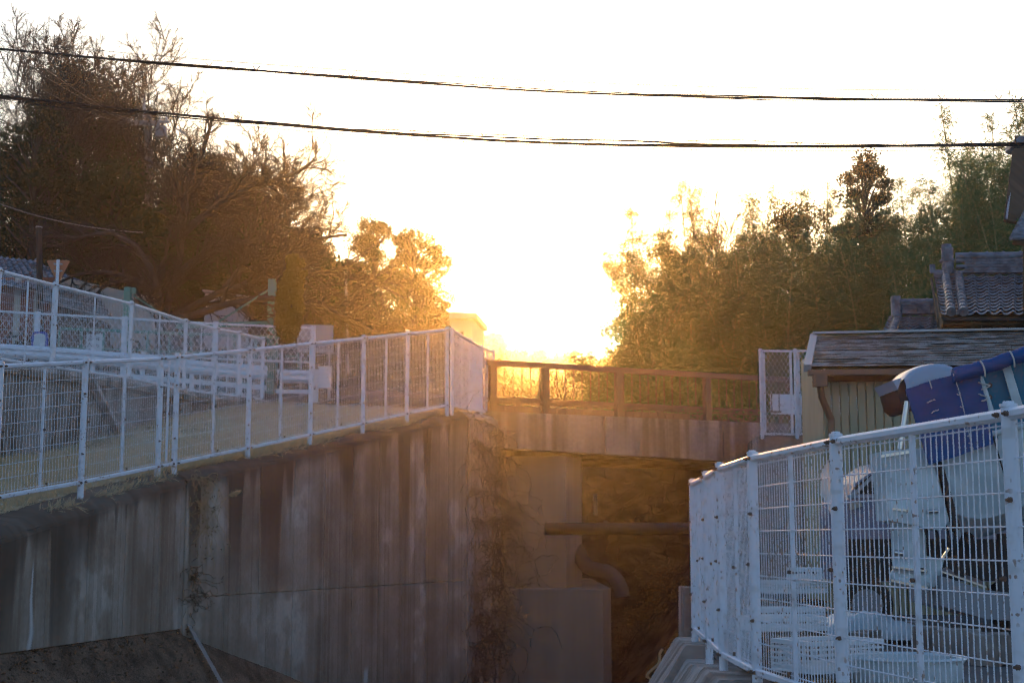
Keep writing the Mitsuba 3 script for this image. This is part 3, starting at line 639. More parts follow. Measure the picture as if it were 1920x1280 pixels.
# ---------------------------------------------------------------- boat on its stand
YB = 15.0
bo = thing('boat', 'white hulled boat propped up in the yard, its raised side wrapped in blue cloth', 'boat')
g = [at(1752, 848, YB), at(1815, 826, YB), at(1920, 797, YB - .1), at(2080, 752, YB - .1), at(2260, 705, YB + .2)]       # near gunwale
c = [at(1788, 960, YB + .12), at(1830, 972, YB + .12), at(1920, 948, YB + .05), at(2080, 880, YB + .15), at(2250, 790, YB + .4)]  # chine
k = [at(1805, 1008, YB + .75), at(1845, 1006, YB + .75), at(1930, 972, YB + .75), at(2090, 905, YB + .75), at(2265, 775, YB + .75)]  # keel
n = 24; G_, C_, K_ = (smooth_path(x, n) for x in (g, c, k))
def mirror(P, o=0.0): Q = P.copy(); Q[:, 1] = 2 * (YB + .75) - Q[:, 1]; return Q
sect = [G_, lerp(G_, C_, .5) + V3(0, -.03, 0), C_, C_ + V3(0, .05, -.02), lerp(C_, K_, .5) + V3(0, 0, -.02), K_]
sect = sect + [mirror(x) for x in sect[-2::-1]]
E('hull', MB().grid(np.array(sect).transpose(1, 0, 2)), 'm_hull', bo, 35)
tr = [x[0] for x in sect]; E('transom', MB().poly([p + V3(.015, 0, 0) for p in tr], V3(.06, 0, 0)), 'm_hull', bo)
E('deck', MB().grid(np.array([G_ + V3(0, .02, -.02), mirror(G_) + V3(0, -.02, -.02)])), 'm_hull', bo)
E('gunwale', MB().tubes(np.array([G_ + V3(0, -.02, 0)]), np.full((1, n), .028), 8), 'm_hull', bo, 40)
E('seam', MB().tubes(np.array([[at(1861, 815, YB - .06), at(1875, 862, YB - .075), at(1899, 942, YB - .0)]]), np.full((1, 3), .008), 6), 'm_black', bo)
# stern bracket and drive leg, hanging behind the transom
sk = E('stern_bracket', MB().poly([at(1653, 846, YB), at(1738, 838, YB), at(1748, 860, YB), at(1780, 975, YB), at(1764, 994, YB), at(1668, 975, YB), at(1662, 900, YB)], V3(0, .55, 0)), 'm_hull', bo)
E('trim', MB().bar(at(1651, 855, YB - .03), at(1712, 846, YB - .03), .03, .03), 'm_steel', sk)
E('trim', MB().bar(at(1673, 953, YB - .03), at(1704, 957, YB - .03), .02, .022), 'm_steel', sk)
E('hinge', MB().rod(at(1738, 958, YB - .03), at(1759, 958, YB - .03), .022, 10), 'm_steel', sk, 50)
E('gap_strut', MB().poly([at(1758, 862, YB - .04), at(1767, 866, YB - .04), at(1802, 990, YB - .04), at(1790, 996, YB - .04)], V3(0, .1, 0)), 'm_black', bo)  # black strip added as the shade in the gap between bracket and hull
lg = E('drive_leg', MB().tube(smooth_path([at(1703, 975, YB + .25), at(1704, 1030, YB + .25), at(1706, 1064, YB + .25)], 8), [.19, .185, .18, .18, .18, .18, .18, .175], 14), 'm_hull', bo, 45)
E('plate', MB().poly([at(1672, 1064, YB + .02), at(1738, 1072, YB + .02), at(1742, 1074, YB + .5), at(1672, 1066, YB + .5)], V3(0, 0, .02)), 'm_steel', lg)
E('plate', MB().poly([at(1671, 1090, YB + .02), at(1740, 1104, YB + .02), at(1742, 1108, YB + .5), at(1671, 1094, YB + .5)], V3(0, 0, .025)), 'm_steel', lg)
E('lower_unit', MB().tube(smooth_path([at(1668, 1079, YB + .25), at(1700, 1080, YB + .25), at(1745, 1090, YB + .25)], 10), np.array([.02, .09, .115, .125, .125, .12, .11, .10, .09, .08]), 14), 'm_hull', lg, 45)
E('skeg', MB().poly([at(1730, 1040, YB + .2), at(1770, 1048, YB + .2), at(1765, 1075, YB + .2), at(1752, 1100, YB + .2), at(1745, 1098, YB + .2), at(1733, 1072, YB + .2)], V3(0, .04, 0)), 'm_hull', lg)
E('anode', MB().tube([at(1676, 1036, YB + .03), at(1694, 1037, YB + .03)], .035, 10), 'm_steel', lg, 50)
for i, (x0, y0, x1, y1) in enumerate(((1732, 985, 1740, 1030), (1752, 990, 1758, 1035), (1772, 985, 1778, 1040), (1790, 990, 1782, 1050))): E('hose', MB().tube(smooth_path([at(x0, y0, YB + .1), at((x0 + x1) / 2 + 4, (y0 + y1) / 2, YB + .05), at(x1, y1, YB + .1)], 8), .018, 6), 'm_black', bo, 50)
E('strut', MB().bar(at(1764, 1050, YB), at(1779, 1027, YB), .04, .02), 'm_steel', bo)
# engine cowl at the top of the stern
ck = E('engine_cowl', MB().poly(smooth_path([at(1681, 727, 15.7), at(1700, 706, 15.7), at(1735, 690, 15.7), at(1775, 689, 15.7), at(1784, 700, 15.7), at(1784, 730, 15.7), at(1740, 745, 15.7), at(1712, 770, 15.7), at(1690, 760, 15.7)], 26), V3(0, .75, 0)), 'm_black', bo, 50)
top = smooth_path([at(1697, 716, 15.66), at(1706, 704, 15.66), at(1735, 690, 15.66), at(1772, 687, 15.66), at(1790, 694, 15.66), at(1800, 712, 15.66)], 24)
E('lid', MB().grid(np.array([top + V3(0, o, z) for o, z in ((-.02, -.16), (-.03, -.04), (.04, .03), (.25, .055), (.55, .055), (.78, .03), (.86, -.10))])), 'm_cowl', ck, 50)
E('visor', MB().poly([at(1673, 713, 15.6), at(1690, 708, 15.6), at(1684, 730, 15.6)], V3(0, .8, 0)), 'm_cowl', ck)
E('pole', MB().tube([at(1701, 752, 14.85), at(1688, 842, 14.85)], [.030, .034], 16), 'm_steel', bo, 50)
# stand under the boat
sp = thing('boat_stand', 'dark steel stand with a shiny plate under the white boat', 'stand')
E('plate', MB().poly([at(1764, 1072, YB + .1), at(1772, 1066, YB + .9), at(1838, 1090, YB + .9), at(1850, 1102, YB + .1)], V3(0, 0, .02)), 'm_steel', sp)
E('body', MB().poly([at(1762, 1078, YB + .1), at(1848, 1106, YB + .1), at(1990, 1120, YB + .1), at(1990, 1170, YB + .1), at(1850, 1160, YB + .1), at(1764, 1135, YB + .1)], V3(0, 1.2, 0)), 'm_grey', sp)
for x in (1880, 1980): E('leg', MB().bar(at(x, 1000, YB + .6), at(x, 1200, YB + .6), .1, .1), 'm_black', sp)
for x in (1815, 1960): E('cradle', MB().bar(at(x, 1000, YB + .2), at(x - 18, 1078, YB + .4), .09, .09), 'm_black', sp)
# cloth
def cloth(pts, nu=26, nv=16, dep=(0, .0, 0), amp=.02, seed=1):
    """A four-cornered hanging sheet (TL, TR, BR, BL) with folds."""
    tl, tr_, br_, bl_ = [V3(*p) for p in pts]
    P = np.array([[lerp(lerp(tl, tr_, u), lerp(bl_, br_, u), v) for u in np.linspace(0, 1, nu)] for v in np.linspace(0, 1, nv)])
    w = meshkit.fbm(np.stack([P[..., 0] * 4, P[..., 2] * 1.6, P[..., 0] * 0], -1), 3, seed) - .5
    P[..., 1] += w * amp * 2
    P[..., 2] += (meshkit.fbm(np.stack([P[..., 0] * 5, P[..., 0] * 0, P[..., 0] * 0], -1), 3, seed + 4) - .5)[...] * amp * .7 * (np.linspace(1, 1, nv)[:, None])
    return P
ta = thing('blue_tarp', 'deep blue laced tarp wrapped round the raised side of the white boat', 'tarp')
P = cloth([at(1697, 729, 14.80), at(1840, 686, 14.80), at(1862, 832, 14.86), at(1742, 872, 14.86)], 40, 24, amp=.034)
E('lower_sheet', MB().grid(P).grid(P[:, ::-1] + V3(0, .012, 0)), 'm_tarp', ta, True)
rl = smooth_path([at(1787, 704, 14.76), at(1850, 687, 14.76), at(1920, 664, 14.76), at(2100, 604, 14.78)], 30)
m = MB(); an = np.linspace(0, 2 * np.pi, 17)
G = np.array([[p + V3(0, np.cos(a) * .07, np.sin(a) * (.078 + .006 * math.sin(i * 1.7))) for a in an] for i, p in enumerate(rl)]); G[:, :, 2] += (meshkit.fbm(G * 5, 3, 9) - .5) * .02
m.grid(G); m.poly([G[0, i] for i in range(16)], V3(.004, 0, 0)); E('rolled_edge', m, 'm_tarp', ta, True)
m = MB()
for t in (.22, .40, .56, .70, .80, .90, .96):
    a = lerp(at(1789, 712, 14.72), at(1822, 842, 14.76), t); m.tube([a + V3(-.012, 0, .012 * (1 if t < .6 else -1)), a + V3(.008, -.004, 0), a + V3(.024, 0, .022 * (-1) ** int(t * 10))], .0065, 5)
a = smooth_path([at(1787, 700, 14.72), at(1800, 740, 14.75), at(1812, 790, 14.75), at(1826, 850, 14.78)], 20); m.tube(a, .005, 5)
E('lacing', m, 'm_rope', ta, True)
for p, q in (((1742, 712), (1747, 728)), ((1738, 755), (1753, 749)), ((1746, 774), (1760, 768))): E('rope_stitch', MB().tube([at(*p, 14.755), at((p[0] + q[0]) / 2, (p[1] + q[1]) / 2 - 1, 14.735), at(*q, 14.755)], .007, 6), 'm_rope', ta, True)
for x, y in ((1838, 676), (1893, 658)): E('tie', MB().tube(smooth_path([at(x, y, 14.70), at(x + 6, y + 10, 14.665), at(x + 9, y + 22, 14.67), at(x + 9, y + 30, 14.69)], 12), .009, 6), 'm_rope', ta, True)
tp = thing('teal_tarp', 'teal cloth panel with pale upright bars beyond the blue tarp', 'tarp')
P = cloth([at(1838, 700, 14.93), at(2000, 652, 14.93), at(2010, 790, 14.95), at(1858, 826, 14.95)], 30, 16, amp=.022, seed=6)
E('sheet', MB().grid(P).grid(P[:, ::-1] + V3(0, .012, 0)), 'm_teal', tp, True)
E('bar', MB().tube([at(1835, 698, 14.84), at(1860, 775, 14.84)], .030, 12), 'm_hull', tp, 50)
E('strap', MB().poly([at(1879, 686, 14.87), at(1894, 682, 14.87), at(1918, 760, 14.87), at(1901, 764, 14.87)], V3(0, .015, 0)), 'm_hull', tp)
for y in (722, 744): E('rope_loop', MB().tube(smooth_path([at(1835, y - 6, 14.80), at(1845, y - 2, 14.79), at(1856, y, 14.86), at(1846, y + 6, 14.79), at(1840, y + 8, 14.80)], 14), .008, 6), 'm_rope', tp, True); E('eyelet', MB().tube([at(1856, y, 14.90), at(1856, y, 14.86)], .026, 12), 'm_bolt', tp, 50)

# ---------------------------------------------------------------- parked van behind the boat
YC = 18.2
van = thing('parked_van', 'grey van parked behind the stern of the white boat', 'van')
vprof = [(1592, 1090), (1590, 1010), (1588, 955), (1592, 936), (1604, 905), (1640, 880), (1668, 862), (1700, 856), (1900, 852), (2000, 870), (2010, 1090)]
body = [at(x, y, YC) for x, y in vprof]
E('body', MB().poly(body, V3(0, 1.6, 0)), 'm_car', van)
E('windscreen', MB().poly([at(1600, 925, YC - .02), at(1606, 909, YC - .02), at(1664, 868, YC - .02), at(1700, 862, YC - .02), at(1700, 925, YC - .02)], V3(0, .015, 0)), 'm_glass', van)
E('pillar', MB().bar(at(1592, 934, YC - .03), at(1672, 860, YC - .03), .04, .04), 'm_galv', van)
E('belt_trim', MB().bar(at(1590, 930, YC - .03), at(1700, 930, YC - .03), .03, .035), 'm_cowl', van)
E('headlight', MB().poly([at(1591, 944, YC - .04), at(1612, 938, YC - .04), at(1618, 948, YC - .04), at(1594, 956, YC - .04)], V3(0, .03, 0)), 'm_steel', van)
for x in (1622, 1900):
    c = at(x, 1058, YC); c[2] = -.82
    w = E('wheel', MB().tube([c + V3(0, -.04, 0), c + V3(0, .2, 0)], .33, 24), 'm_black', van, 50)
    E('rim', MB().tube([c + V3(0, -.05, 0), c + V3(0, -.042, 0)], .2, 20), 'm_grey', w, 50)
E('sill', MB().poly([at(1589, 1010, YC - .01), at(2010, 1010, YC - .01), at(2010, 1088, YC - .01), at(1589, 1088, YC - .01)], V3(0, .012, 0)), 'm_black', van)

# ---------------------------------------------------------------- things in the yard
ZG = -1.16
def crate(label, c, ang, L, W, H, group='white mesh crates behind the right fence'):
    t = thing('mesh_crate', label, 'crate', group)
    R = np.array([[math.cos(ang), math.sin(ang), 0], [-math.sin(ang), math.cos(ang), 0]]); X, Y_ = R; c = V3(*c)
    E('rim', MB().bar(c - X * L / 2 - Y_ * W / 2 + ZV * H, c + X * L / 2 - Y_ * W / 2 + ZV * H, .03).bar(c - X * L / 2 + Y_ * W / 2 + ZV * H, c + X * L / 2 + Y_ * W / 2 + ZV * H, .03).bar(c - X * L / 2 - Y_ * (W / 2 - .015) + ZV * H, c - X * L / 2 + Y_ * (W / 2 - .015) + ZV * H, .028).bar(c + X * L / 2 - Y_ * (W / 2 - .015) + ZV * H, c + X * L / 2 + Y_ * (W / 2 - .015) + ZV * H, .028), 'm_plastic', t)
    m = MB()
    for f in (-1, 1):
        for u in np.linspace(-L / 2, L / 2, int(L / .035)): m.bar(c + X * u + Y_ * W / 2 * f, c + X * u + Y_ * W / 2 * f + ZV * (H - .016), .007)
        for u in np.linspace(-W / 2, W / 2, int(W / .035)): m.bar(c + X * L / 2 * f + Y_ * u, c + X * L / 2 * f + Y_ * u + ZV * (H - .016), .007)
        for z in np.linspace(.01, H - .04, max(3, int(H / .035))): m.bar(c - X * L / 2 + Y_ * (W / 2 + .007) * f + ZV * z, c + X * L / 2 + Y_ * (W / 2 + .007) * f + ZV * z, .010); m.bar(c + X * (L / 2 + .007) * f - Y_ * W / 2 + ZV * z, c + X * (L / 2 + .007) * f + Y_ * W / 2 + ZV * z, .010)
    E('sides', m, 'm_plastic', t)
    m = MB()
    for u in np.linspace(-L / 2, L / 2, int(L / .04)): m.bar(c + X * u - Y_ * W / 2 + ZV * .012, c + X * u + Y_ * W / 2 + ZV * .012, .014)
    for u in np.linspace(-W / 2, W / 2, int(W / .04)): m.bar(c - X * L / 2 + Y_ * u + ZV * .026, c + X * L / 2 + Y_ * u + ZV * .026, .014)
    E('base', m, 'm_plastic', t)
for x, Y, zb, ang, L, W, H, lab in ((1545, 9.95, -.89, .5, .62, .42, .20, 'white mesh crate nearest to the right fence, closest to the viewer'), (1462, 11.9, -.74, .2, .60, .40, .10, 'shallow white mesh crate second from the viewer behind the right fence'), (1470, 14.0, -.77, .1, .62, .42, .10, 'shallow white mesh crate third from the viewer behind the right fence'), (1478, 15.4, -.57, .35, .66, .44, .12, 'farthest white mesh crate, under the foam box')):
    c0 = at(x, 1010, Y); crate(lab, (c0[0], Y, zb), ang, L, W, H)
m = MB(); c0 = at(1503, 1010, 15.4); fb = thing('foam_box', 'small white foam box with a row of holes on the farthest crate', 'box')
E('body', MB().bar(V3(c0[0] - .15, 15.35, -.37), V3(c0[0] + .17, 15.35, -.37), .3, .14, c=.015), 'm_plastic', fb)
for i in range(6): c = V3(c0[0] - .11 + i * .045, 15.19, -.35); E('hole', MB().bar(c, c - V3(0, .006, 0), .02, .02), 'm_ink', fb)
for (x, y, z, h) in ((1545, 9.95, ZG, .25), (1462, 11.9, ZG, .40), (1470, 14.0, ZG, .37), (1478, 15.4, ZG, .57)):
    c = at(x, 1010, y); c = V3(c[0], y, z); pd = thing('pallet', {9.95: 'dark low pallet under the nearest white crate', 11.9: 'dark low pallet under the second white crate', 14.0: 'dark pallet under the third white crate', 15.4: 'dark pallet stack under the farthest white crate'}[y], 'pallet')
    k = int(h / .1)
    for q in range(max(k, 2)):
        zz = z + .02 + h * q / max(k, 2)
        for o in (-.2, -.07, .07, .2): E('board', MB().bar(c + V3(-.34, o, zz - z + .03), c + V3(.34, o, zz - z + .03), .1, .022), 'm_wood', pd)
        for o in (-.3, 0, .3): E('bearer', MB().bar(c + V3(o, -.24, zz - z), c + V3(o, .24, zz - z), .07, .036), 'm_wood', pd)
for i, (x, Y, w, lab) in enumerate(((1738, 14.6, .34, 'grey concrete block under the boat, leftmost of the three'), (1790, 14.2, .44, 'grey concrete block under the boat, middle of the three'), (1846, 13.6, .36, 'grey concrete block under the boat, rightmost of the three'))):
    c = at(x, 1010, Y); c = V3(c[0], Y, ZG + .14); v = trimesh.creation.box((w, .3, .30)).subdivide().subdivide(); P = np.array(v.vertices); P *= 1 - .10 * (np.abs(P / np.array([w, .3, .3]) * 2).sum(1, keepdims=True) > 2.3)
    P += (meshkit.fbm(P * 9 + i, 3)[:, None] - .5) * .05; E('concrete_block', (P + c, v.faces), 'm_plain', None, 50, label=lab, category='concrete block', group='concrete blocks under the boat')
bm = thing('timber_beam', 'pale squared timber lying on the yard left of the concrete blocks', 'timber'); a, b = at(1600, 1130, 15.6), at(1716, 1128, 18.0); a[2] = b[2] = ZG + .08; E('beam', MB().bar(a, b, .22, .16, c=.012), 'm_plain', bm)
tb = thing('plastic_tub', 'large pale plastic tub on the ground behind the near fence panel', 'tub'); c = at(1690, 1010, 9.9); c = V3(c[0], 9.9, ZG)
an = np.linspace(0, 2 * np.pi, 33); pr = [(.0, .02), (.26, .02), (.30, .05), (.33, .33), (.355, .36), (.345, .375), (.32, .36), (.28, .06), (0, .05)]
E('tub', MB().grid(np.array([[c + V3(math.cos(a) * q * 1.15, math.sin(a) * q, z) for a in an] for q, z in pr])), 'm_hull', tb, 50)
# white plastic sheet caught on the fence
pb = thing('plastic_sheet', 'ragged white plastic sheet caught on the right fence beside a post', 'plastic sheet')
ou = [(1552, 862), (1562, 880), (1564, 920), (1563, 975), (1556, 965), (1548, 935), (1538, 928), (1537, 900), (1543, 878)]
v = [at(x, y, 9.15) for x, y in ou]; mm = MB(); G = np.array([[lerp(v[0], q, t) + V3(0, .03 * math.sin(i * 2.1 + t * 5), 0) for t in (0, .3, .55, .8, 1)] for i, q in enumerate(v[1:])]); E('sheet', mm.grid(G), 'm_plastic', pb, True)
# tarp heap
th_ = thing('plastic_cover', 'pale crumpled cover on the yard below the van', 'cover'); gx, gy = np.meshgrid(np.linspace(-.6, .8, 24), np.linspace(-.5, .5, 16)); c = at(1618, 1010, 16.6)
zz = .34 * np.clip(1 - (gx / .85) ** 2, 0, 1) * np.clip(1 - (gy / .55) ** 2, 0, 1) * (.6 + .8 * meshkit.fbm(np.stack([gx * 4, gy * 4, gx * 0], -1), 3)); E('cover', MB().grid(np.stack([c[0] + gx, 16.6 + gy, ZG + zz], -1)), 'm_hull', th_, True)
# ---------------------------------------------------------------- left background: rails, signs, poles
gl = thing('guard_rail', 'long white guard rail on the road behind the upper left fence', 'guard rail')
P = [at(-40, 654, 35.0), at(120, 664, 35.4), at(300, 680, 36.0), at(400, 690, 36.4), at(500, 697, 37.0)]
P = smooth_path(P, 30); E('beam', wbeam(MB(), P, -.20, .36, .08), 'm_white', gl, 40)
P2 = P[:20] + V3(0, .35, 0)
for t in (1, 6, 11, 16, 21, 26): E('post', MB().rod(P[t] + V3(0, .12, -1.0), P[t] + V3(0, .12, .26), .06, 10), 'm_white', gl, 40)
E('lower_rail', MB().bar(P[14] + V3(0, -.02, -.42), P[29] + V3(0, -.02, -.42), .05, .13), 'm_white', gl)
g2 = thing('guard_rail', 'white guard rail end beside the small white box, right of the conifer trunk', 'guard rail')
a, b = at(518, 703, 36.2), at(582, 704, 36.6)
E('beam', wbeam(MB(), [a, lerp(a, b, .5), b], -.20, .34, .08), 'm_white', g2, 40)
E('lower_rail', MB().bar(a + V3(0, 0, -.42), b + V3(0, 0, -.42), .05, .10), 'm_white', g2)
p = lerp(a, b, .12); E('post', MB().rod(p + V3(0, .12, -.9), p + V3(0, .12, .2), .045, 10), 'm_white', g2, 40)
# chain-link fence beyond the road
cl = thing('diamond_mesh_fence', 'white framed chain-link fence beyond the road on the left', 'fence')
TOP = [at(-60, 580, 37.4), at(72, 588, 37.6), at(235, 597, 38.0), at(405, 607, 38.4), at(588, 615, 39.0)]
for i, p in enumerate(TOP):
    E('post', MB().bar(p + V3(0, -.04, -2.2), p + V3(0, -.04, .05), .14 if i else .1, .12, up=(0, 1, 0), c=.02), 'm_white', cl)
for a, b in zip(TOP[:-1], TOP[1:]):
    X = unit(b - a); w = np.linalg.norm(b - a); h = .96
    E('top_rail', MB().bar(a, b, .055, .055), 'm_white', cl); E('bottom_rail', MB().bar(a - ZV * h, b - ZV * h, .05, .05), 'm_white', cl)
    E('wire_mesh', chainlink(MB(), a - ZV * h, X, ZV, w, h, .16, .24, .0065), 'm_white', cl)
# signs
def glyphs(m, O, X, Z, size, chars, r=.006, N=None):
    """Brush-like strokes of simple characters; each stroke (x0,y0,x1,y1) in the unit square."""
    N = np.cross(X, Z) if N is None else N
    for i, ch in enumerate(chars):
        for x0, y0, x1, y1 in G_STROKES[ch]:
            a = O + X * (size * (i * 1.12 + x0)) + Z * (size * y0) + N * .004; b = O + X * (size * (i * 1.12 + x1)) + Z * (size * y1) + N * .004
            m.bar(a, b, r * 2, .004, up=N)
G_STROKES = {'tsuchi': [(.2, .62, .8, .62), (.5, .95, .5, .1), (.05, .1, .95, .1)], 'de': [(.1, .85, .9, .85), (.6, .8, .35, .45), (.35, .45, .7, .1)],
             'suna': [(.05, .9, .45, .9), (.25, .9, .1, .4), (.12, .5, .4, .5), (.12, .1, .4, .1), (.12, .5, .12, .1), (.4, .5, .4, .1), (.7, .95, .7, .4), (.55, .75, .5, .5), (.85, .75, .95, .55), (.9, .4, .55, .05)],
             'toru': [(.05, .7, .4, .7), (.22, .95, .22, .05), (.05, .35, .4, .45), (.5, .9, .95, .95), (.5, .5, .95, .5), (.72, .8, .72, .05), (.7, .45, .5, .1), (.75, .45, .95, .1)],
             'shu': [(.05, .9, .5, .9), (.12, .9, .12, .2), (.4, .9, .4, .05), (.12, .65, .4, .65), (.12, .4, .4, .4), (.55, .8, .95, .8), (.95, .8, .55, .1), (.6, .6, .95, .1)],
             'wo': [(.15, .8, .8, .8), (.5, .95, .2, .45), (.2, .45, .8, .55), (.8, .55, .3, .05)], 'na': [(.1, .75, .5, .75), (.35, .95, .15, .4), (.7, .8, .9, .7), (.65, .55, .65, .15), (.65, .15, .4, .1)],
             'su': [(.1, .75, .9, .75), (.55, .95, .55, .1), (.55, .4, .4, .45)], 'box': [(.15, .85, .85, .85), (.15, .85, .15, .1), (.85, .85, .85, .1), (.15, .1, .85, .1), (.15, .48, .85, .48)],
             'tachi': [(.5, .98, .5, .8), (.15, .75, .85, .75), (.32, .65, .38, .2), (.7, .65, .6, .2), (.08, .1, .92, .1)], 'iri': [(.5, .9, .1, .08), (.45, .7, .92, .08)], 'kin': [(.5, .95, .05, .55), (.5, .95, .95, .55), (.3, .55, .7, .55), (.2, .35, .8, .35), (.5, .55, .5, .05), (.1, .05, .9, .05)],
             'ru': [(.2, .9, .8, .9), (.8, .9, .2, .4), (.2, .4, .75, .5), (.75, .5, .5, .05)], 'ki': [(.15, .8, .85, .85), (.1, .6, .9, .65), (.4, .95, .65, .4), (.3, .3, .7, .1)]}
sb = thing('sign_board', 'weathered white sign board with two lines of dark writing right of the conifer', 'sign')
a, b = at(556, 672, 40.0), at(624, 672, 40.2); a[2] = b[2] = at(600, 660, 40)[2]; X = unit(b - a); h = .80
E('panel', MB().poly([a, b, b + ZV * h, a + ZV * h], V3(0, .03, 0)), 'm_board', sb)
m = MB(); glyphs(m, a + X * .06 + ZV * .26, X, ZV, .105, ['shu', 'na', 'box', 'de', 'tsuchi', 'suna', 'toru', 'shu'], .008); glyphs(m, a + X * .06 + ZV * .10, X, ZV, .105, ['kin', 'su', 'tachi', 'ki', 'wo', 'na', 'su', 'ru'], .008)
E('lettering', m, 'm_ink', sb)
for t in (.12, .9): p = lerp(a, b, t) + V3(0, .06, 0); E('leg', MB().rod(p - ZV * 1.3, p + ZV * h, .03, 8), 'm_galv', sb)
s2 = thing('notice_board', 'small white notice with columns of black writing hung on the chain-link fence', 'sign')
a, b = at(160, 660, 37.0), at(190, 660, 37.0); a[2] = b[2] = at(175, 667, 37)[2]; X = unit(b - a)
E('panel', MB().poly([a, b, b + ZV * .58 + X * .02, a + ZV * .58 + X * .02], V3(0, .02, 0)), 'm_plastic', s2)
m = MB()
for i, ch in enumerate(('tachi', 'iri', 'kin')): glyphs(m, a + X * .035 + ZV * (.40 - .18 * i), X, ZV, .15, [ch], .010)
for i, ch in enumerate(('shu', 'na', 'box')): glyphs(m, a + X * .27 + ZV * (.40 - .18 * i), X, ZV, .10, [ch], .008)
E('lettering', m, 'm_ink', s2)
s3 = thing('notice_board', 'blue and white rounded notice behind the leftmost chain-link post', 'sign')
c = at(74, 640, 37.2); an = np.linspace(0, 2 * np.pi, 25)[:-1]
def rr(c, w, h, p=4): return [c + V3(np.sign(math.cos(a)) * abs(math.cos(a)) ** (2 / p) * w, 0, np.sign(math.sin(a)) * abs(math.sin(a)) ** (2 / p) * h) for a in an]
E('panel', MB().poly(rr(c, .22, .27), V3(0, .02, 0)), 'm_blue', s3); E('face', MB().poly(rr(c - V3(0, .004, 0), .16, .21), V3(0, .003, 0)), 'm_plastic', s3)
st = thing('road_sign', 'triangular road sign seen from its rusty back on a white pole', 'road sign')
c = at(109, 489, 30.0); tri = [at(88, 490, 30.0), at(91, 488, 30.0), at(128, 488, 30.0), at(131, 490, 30.0), at(112, 528, 30.0), at(107, 528, 30.0)]
E('plate', MB().poly(tri, V3(0, -.02, 0)), 'm_rust', st)
E('pole', MB().rod(at(109, 487, 29.9) + V3(0, 0, 0), at(109, 487, 29.9) - V3(0, 0, 3.0), .035, 12), 'm_white', st, 40)
for y in (495, 508): E('bracket', MB().bar(at(101, y, 29.93), at(117, y, 29.93), .03, .03), 'm_galv', st)
# white box on a post
wb = thing('meter_box', 'white box on a post at the end of the guard rail', 'box')
a = at(609, 728, 35.0); E('box', MB().bar(a, a + V3(0, 0, .50), .30, .26, up=(0, 1, 0), c=.03), 'm_plastic', wb)
E('lid', MB().bar(a + V3(0, 0, .502), a + V3(0, 0, .54), .33, .29, up=(0, 1, 0), c=.01), 'm_plastic', wb)
p = at(591, 764, 35.1); E('post', MB().bar(p, p + V3(0, 0, .95), .13, .05, up=(0, 1, 0)), 'm_plastic', wb)
m = MB()
for i in range(4): m.bar(p + V3(-.045 + i * .028, -.07, .50), p + V3(-.045 + i * .028, -.07, .52), .018, .004, up=(0, 1, 0))
E('marks', m, 'm_rust', wb)
# green frame with its posts
gf = thing('net_support', 'green painted steel frame with posts, crossbeam and braces beyond the chain-link fence', 'frame')
pa, pb = at(240, 539, 42.0), at(511, 524, 42.5)
E('post', MB().bar(pa - ZV * 3.4, pa, .20, .2, up=(0, 1, 0), c=.015), 'm_green', gf); E('post', MB().bar(pb - ZV * 3.6, pb, .23, .23, up=(0, 1, 0), c=.015), 'm_green', gf)
E('clamp', MB().bar(pa + V3(.12, 0, -.10), pa + V3(.24, 0, -.10), .1, .18), 'm_green', gf)
ca, cb = at(330, 612, 42.2), at(508, 606, 42.5)
E('crossbeam', MB().bar(ca, cb, .12, .14), 'm_green', gf)
E('brace', MB().rod(at(249, 553, 42.0), at(330, 606, 42.2), .022, 6), 'm_green', gf); E('brace', MB().rod(at(508, 541, 42.5), at(396, 612, 42.3), .03, 6), 'm_green', gf)
gr = thing('green_railing', 'low green pipe railing behind the chain-link fence', 'railing')
a, b = at(112, 616, 41.0), at(560, 634, 42.0)
E('rail', MB().rod(a, b, .045, 8), 'm_green', gr, 40); E('rail', MB().rod(a - ZV * .55, b - ZV * .55, .03, 8), 'm_green', gr, 40)
for t in np.linspace(0, 1, 12): p = lerp(a, b, t); E('bar', MB().rod(p - ZV * 1.1, p - ZV * .02, .035, 8), 'm_green', gr, 40)
# houses behind the fence on the far left
hl = thing('old_house', 'low house with red boarded wall and grey tiled roof at the far left', 'house')
ya = 46.0; a, b = at(-60, 630, ya), at(112, 640, ya); a[2] = b[2] = 4.6; top = at(30, 520, ya)[2]
s = 0.0; d = unit(b - a); L = np.linalg.norm(b - a)
while s < L: E('wall_board', MB().bar(a + d * s, a + d * s + V3(0, 0, top - 4.6), .03, .21, up=d), 'm_redwall' if (int(s * 7) % 5) else 'm_cream', hl); s += .222
E('side_wall', MB().poly([b + V3(.04, 0, 0), b + V3(2.1, 4, 0), b + V3(2.1, 4, top - 4.6), b + V3(.04, 0, top - 4.6)], V3(-.05, .05, 0)), 'm_cream', hl)
E0, E1, R0, R1 = at(-60, 530, 45.3), at(118, 546, 45.3), at(-60, 474, 48.5), at(70, 490, 48.5)
rr_ = np.random.default_rng(5); pantile_roof(hl, E0, E1, R0, R1, 12, 9, big=(11,), r=rr_)
h2 = thing('old_house', 'dark shed roof with pale ridge tiles behind the triangular sign', 'house')
E0, E1, R0, R1 = at(70, 560, 44.0), at(215, 600, 44.5), at(60, 497, 47.0), at(182, 548, 47.5)
E('roof', MB().quad(E0, E1, R1, R0), 'm_slate', h2)
for k in range(15): a = lerp(R0, R1, k / 15); b = lerp(R0, R1, (k + .9) / 15); E('ridge_tile', MB().tube([a + ZV * .04, b + ZV * .04], .13, 8), 'm_tile', h2, 50)
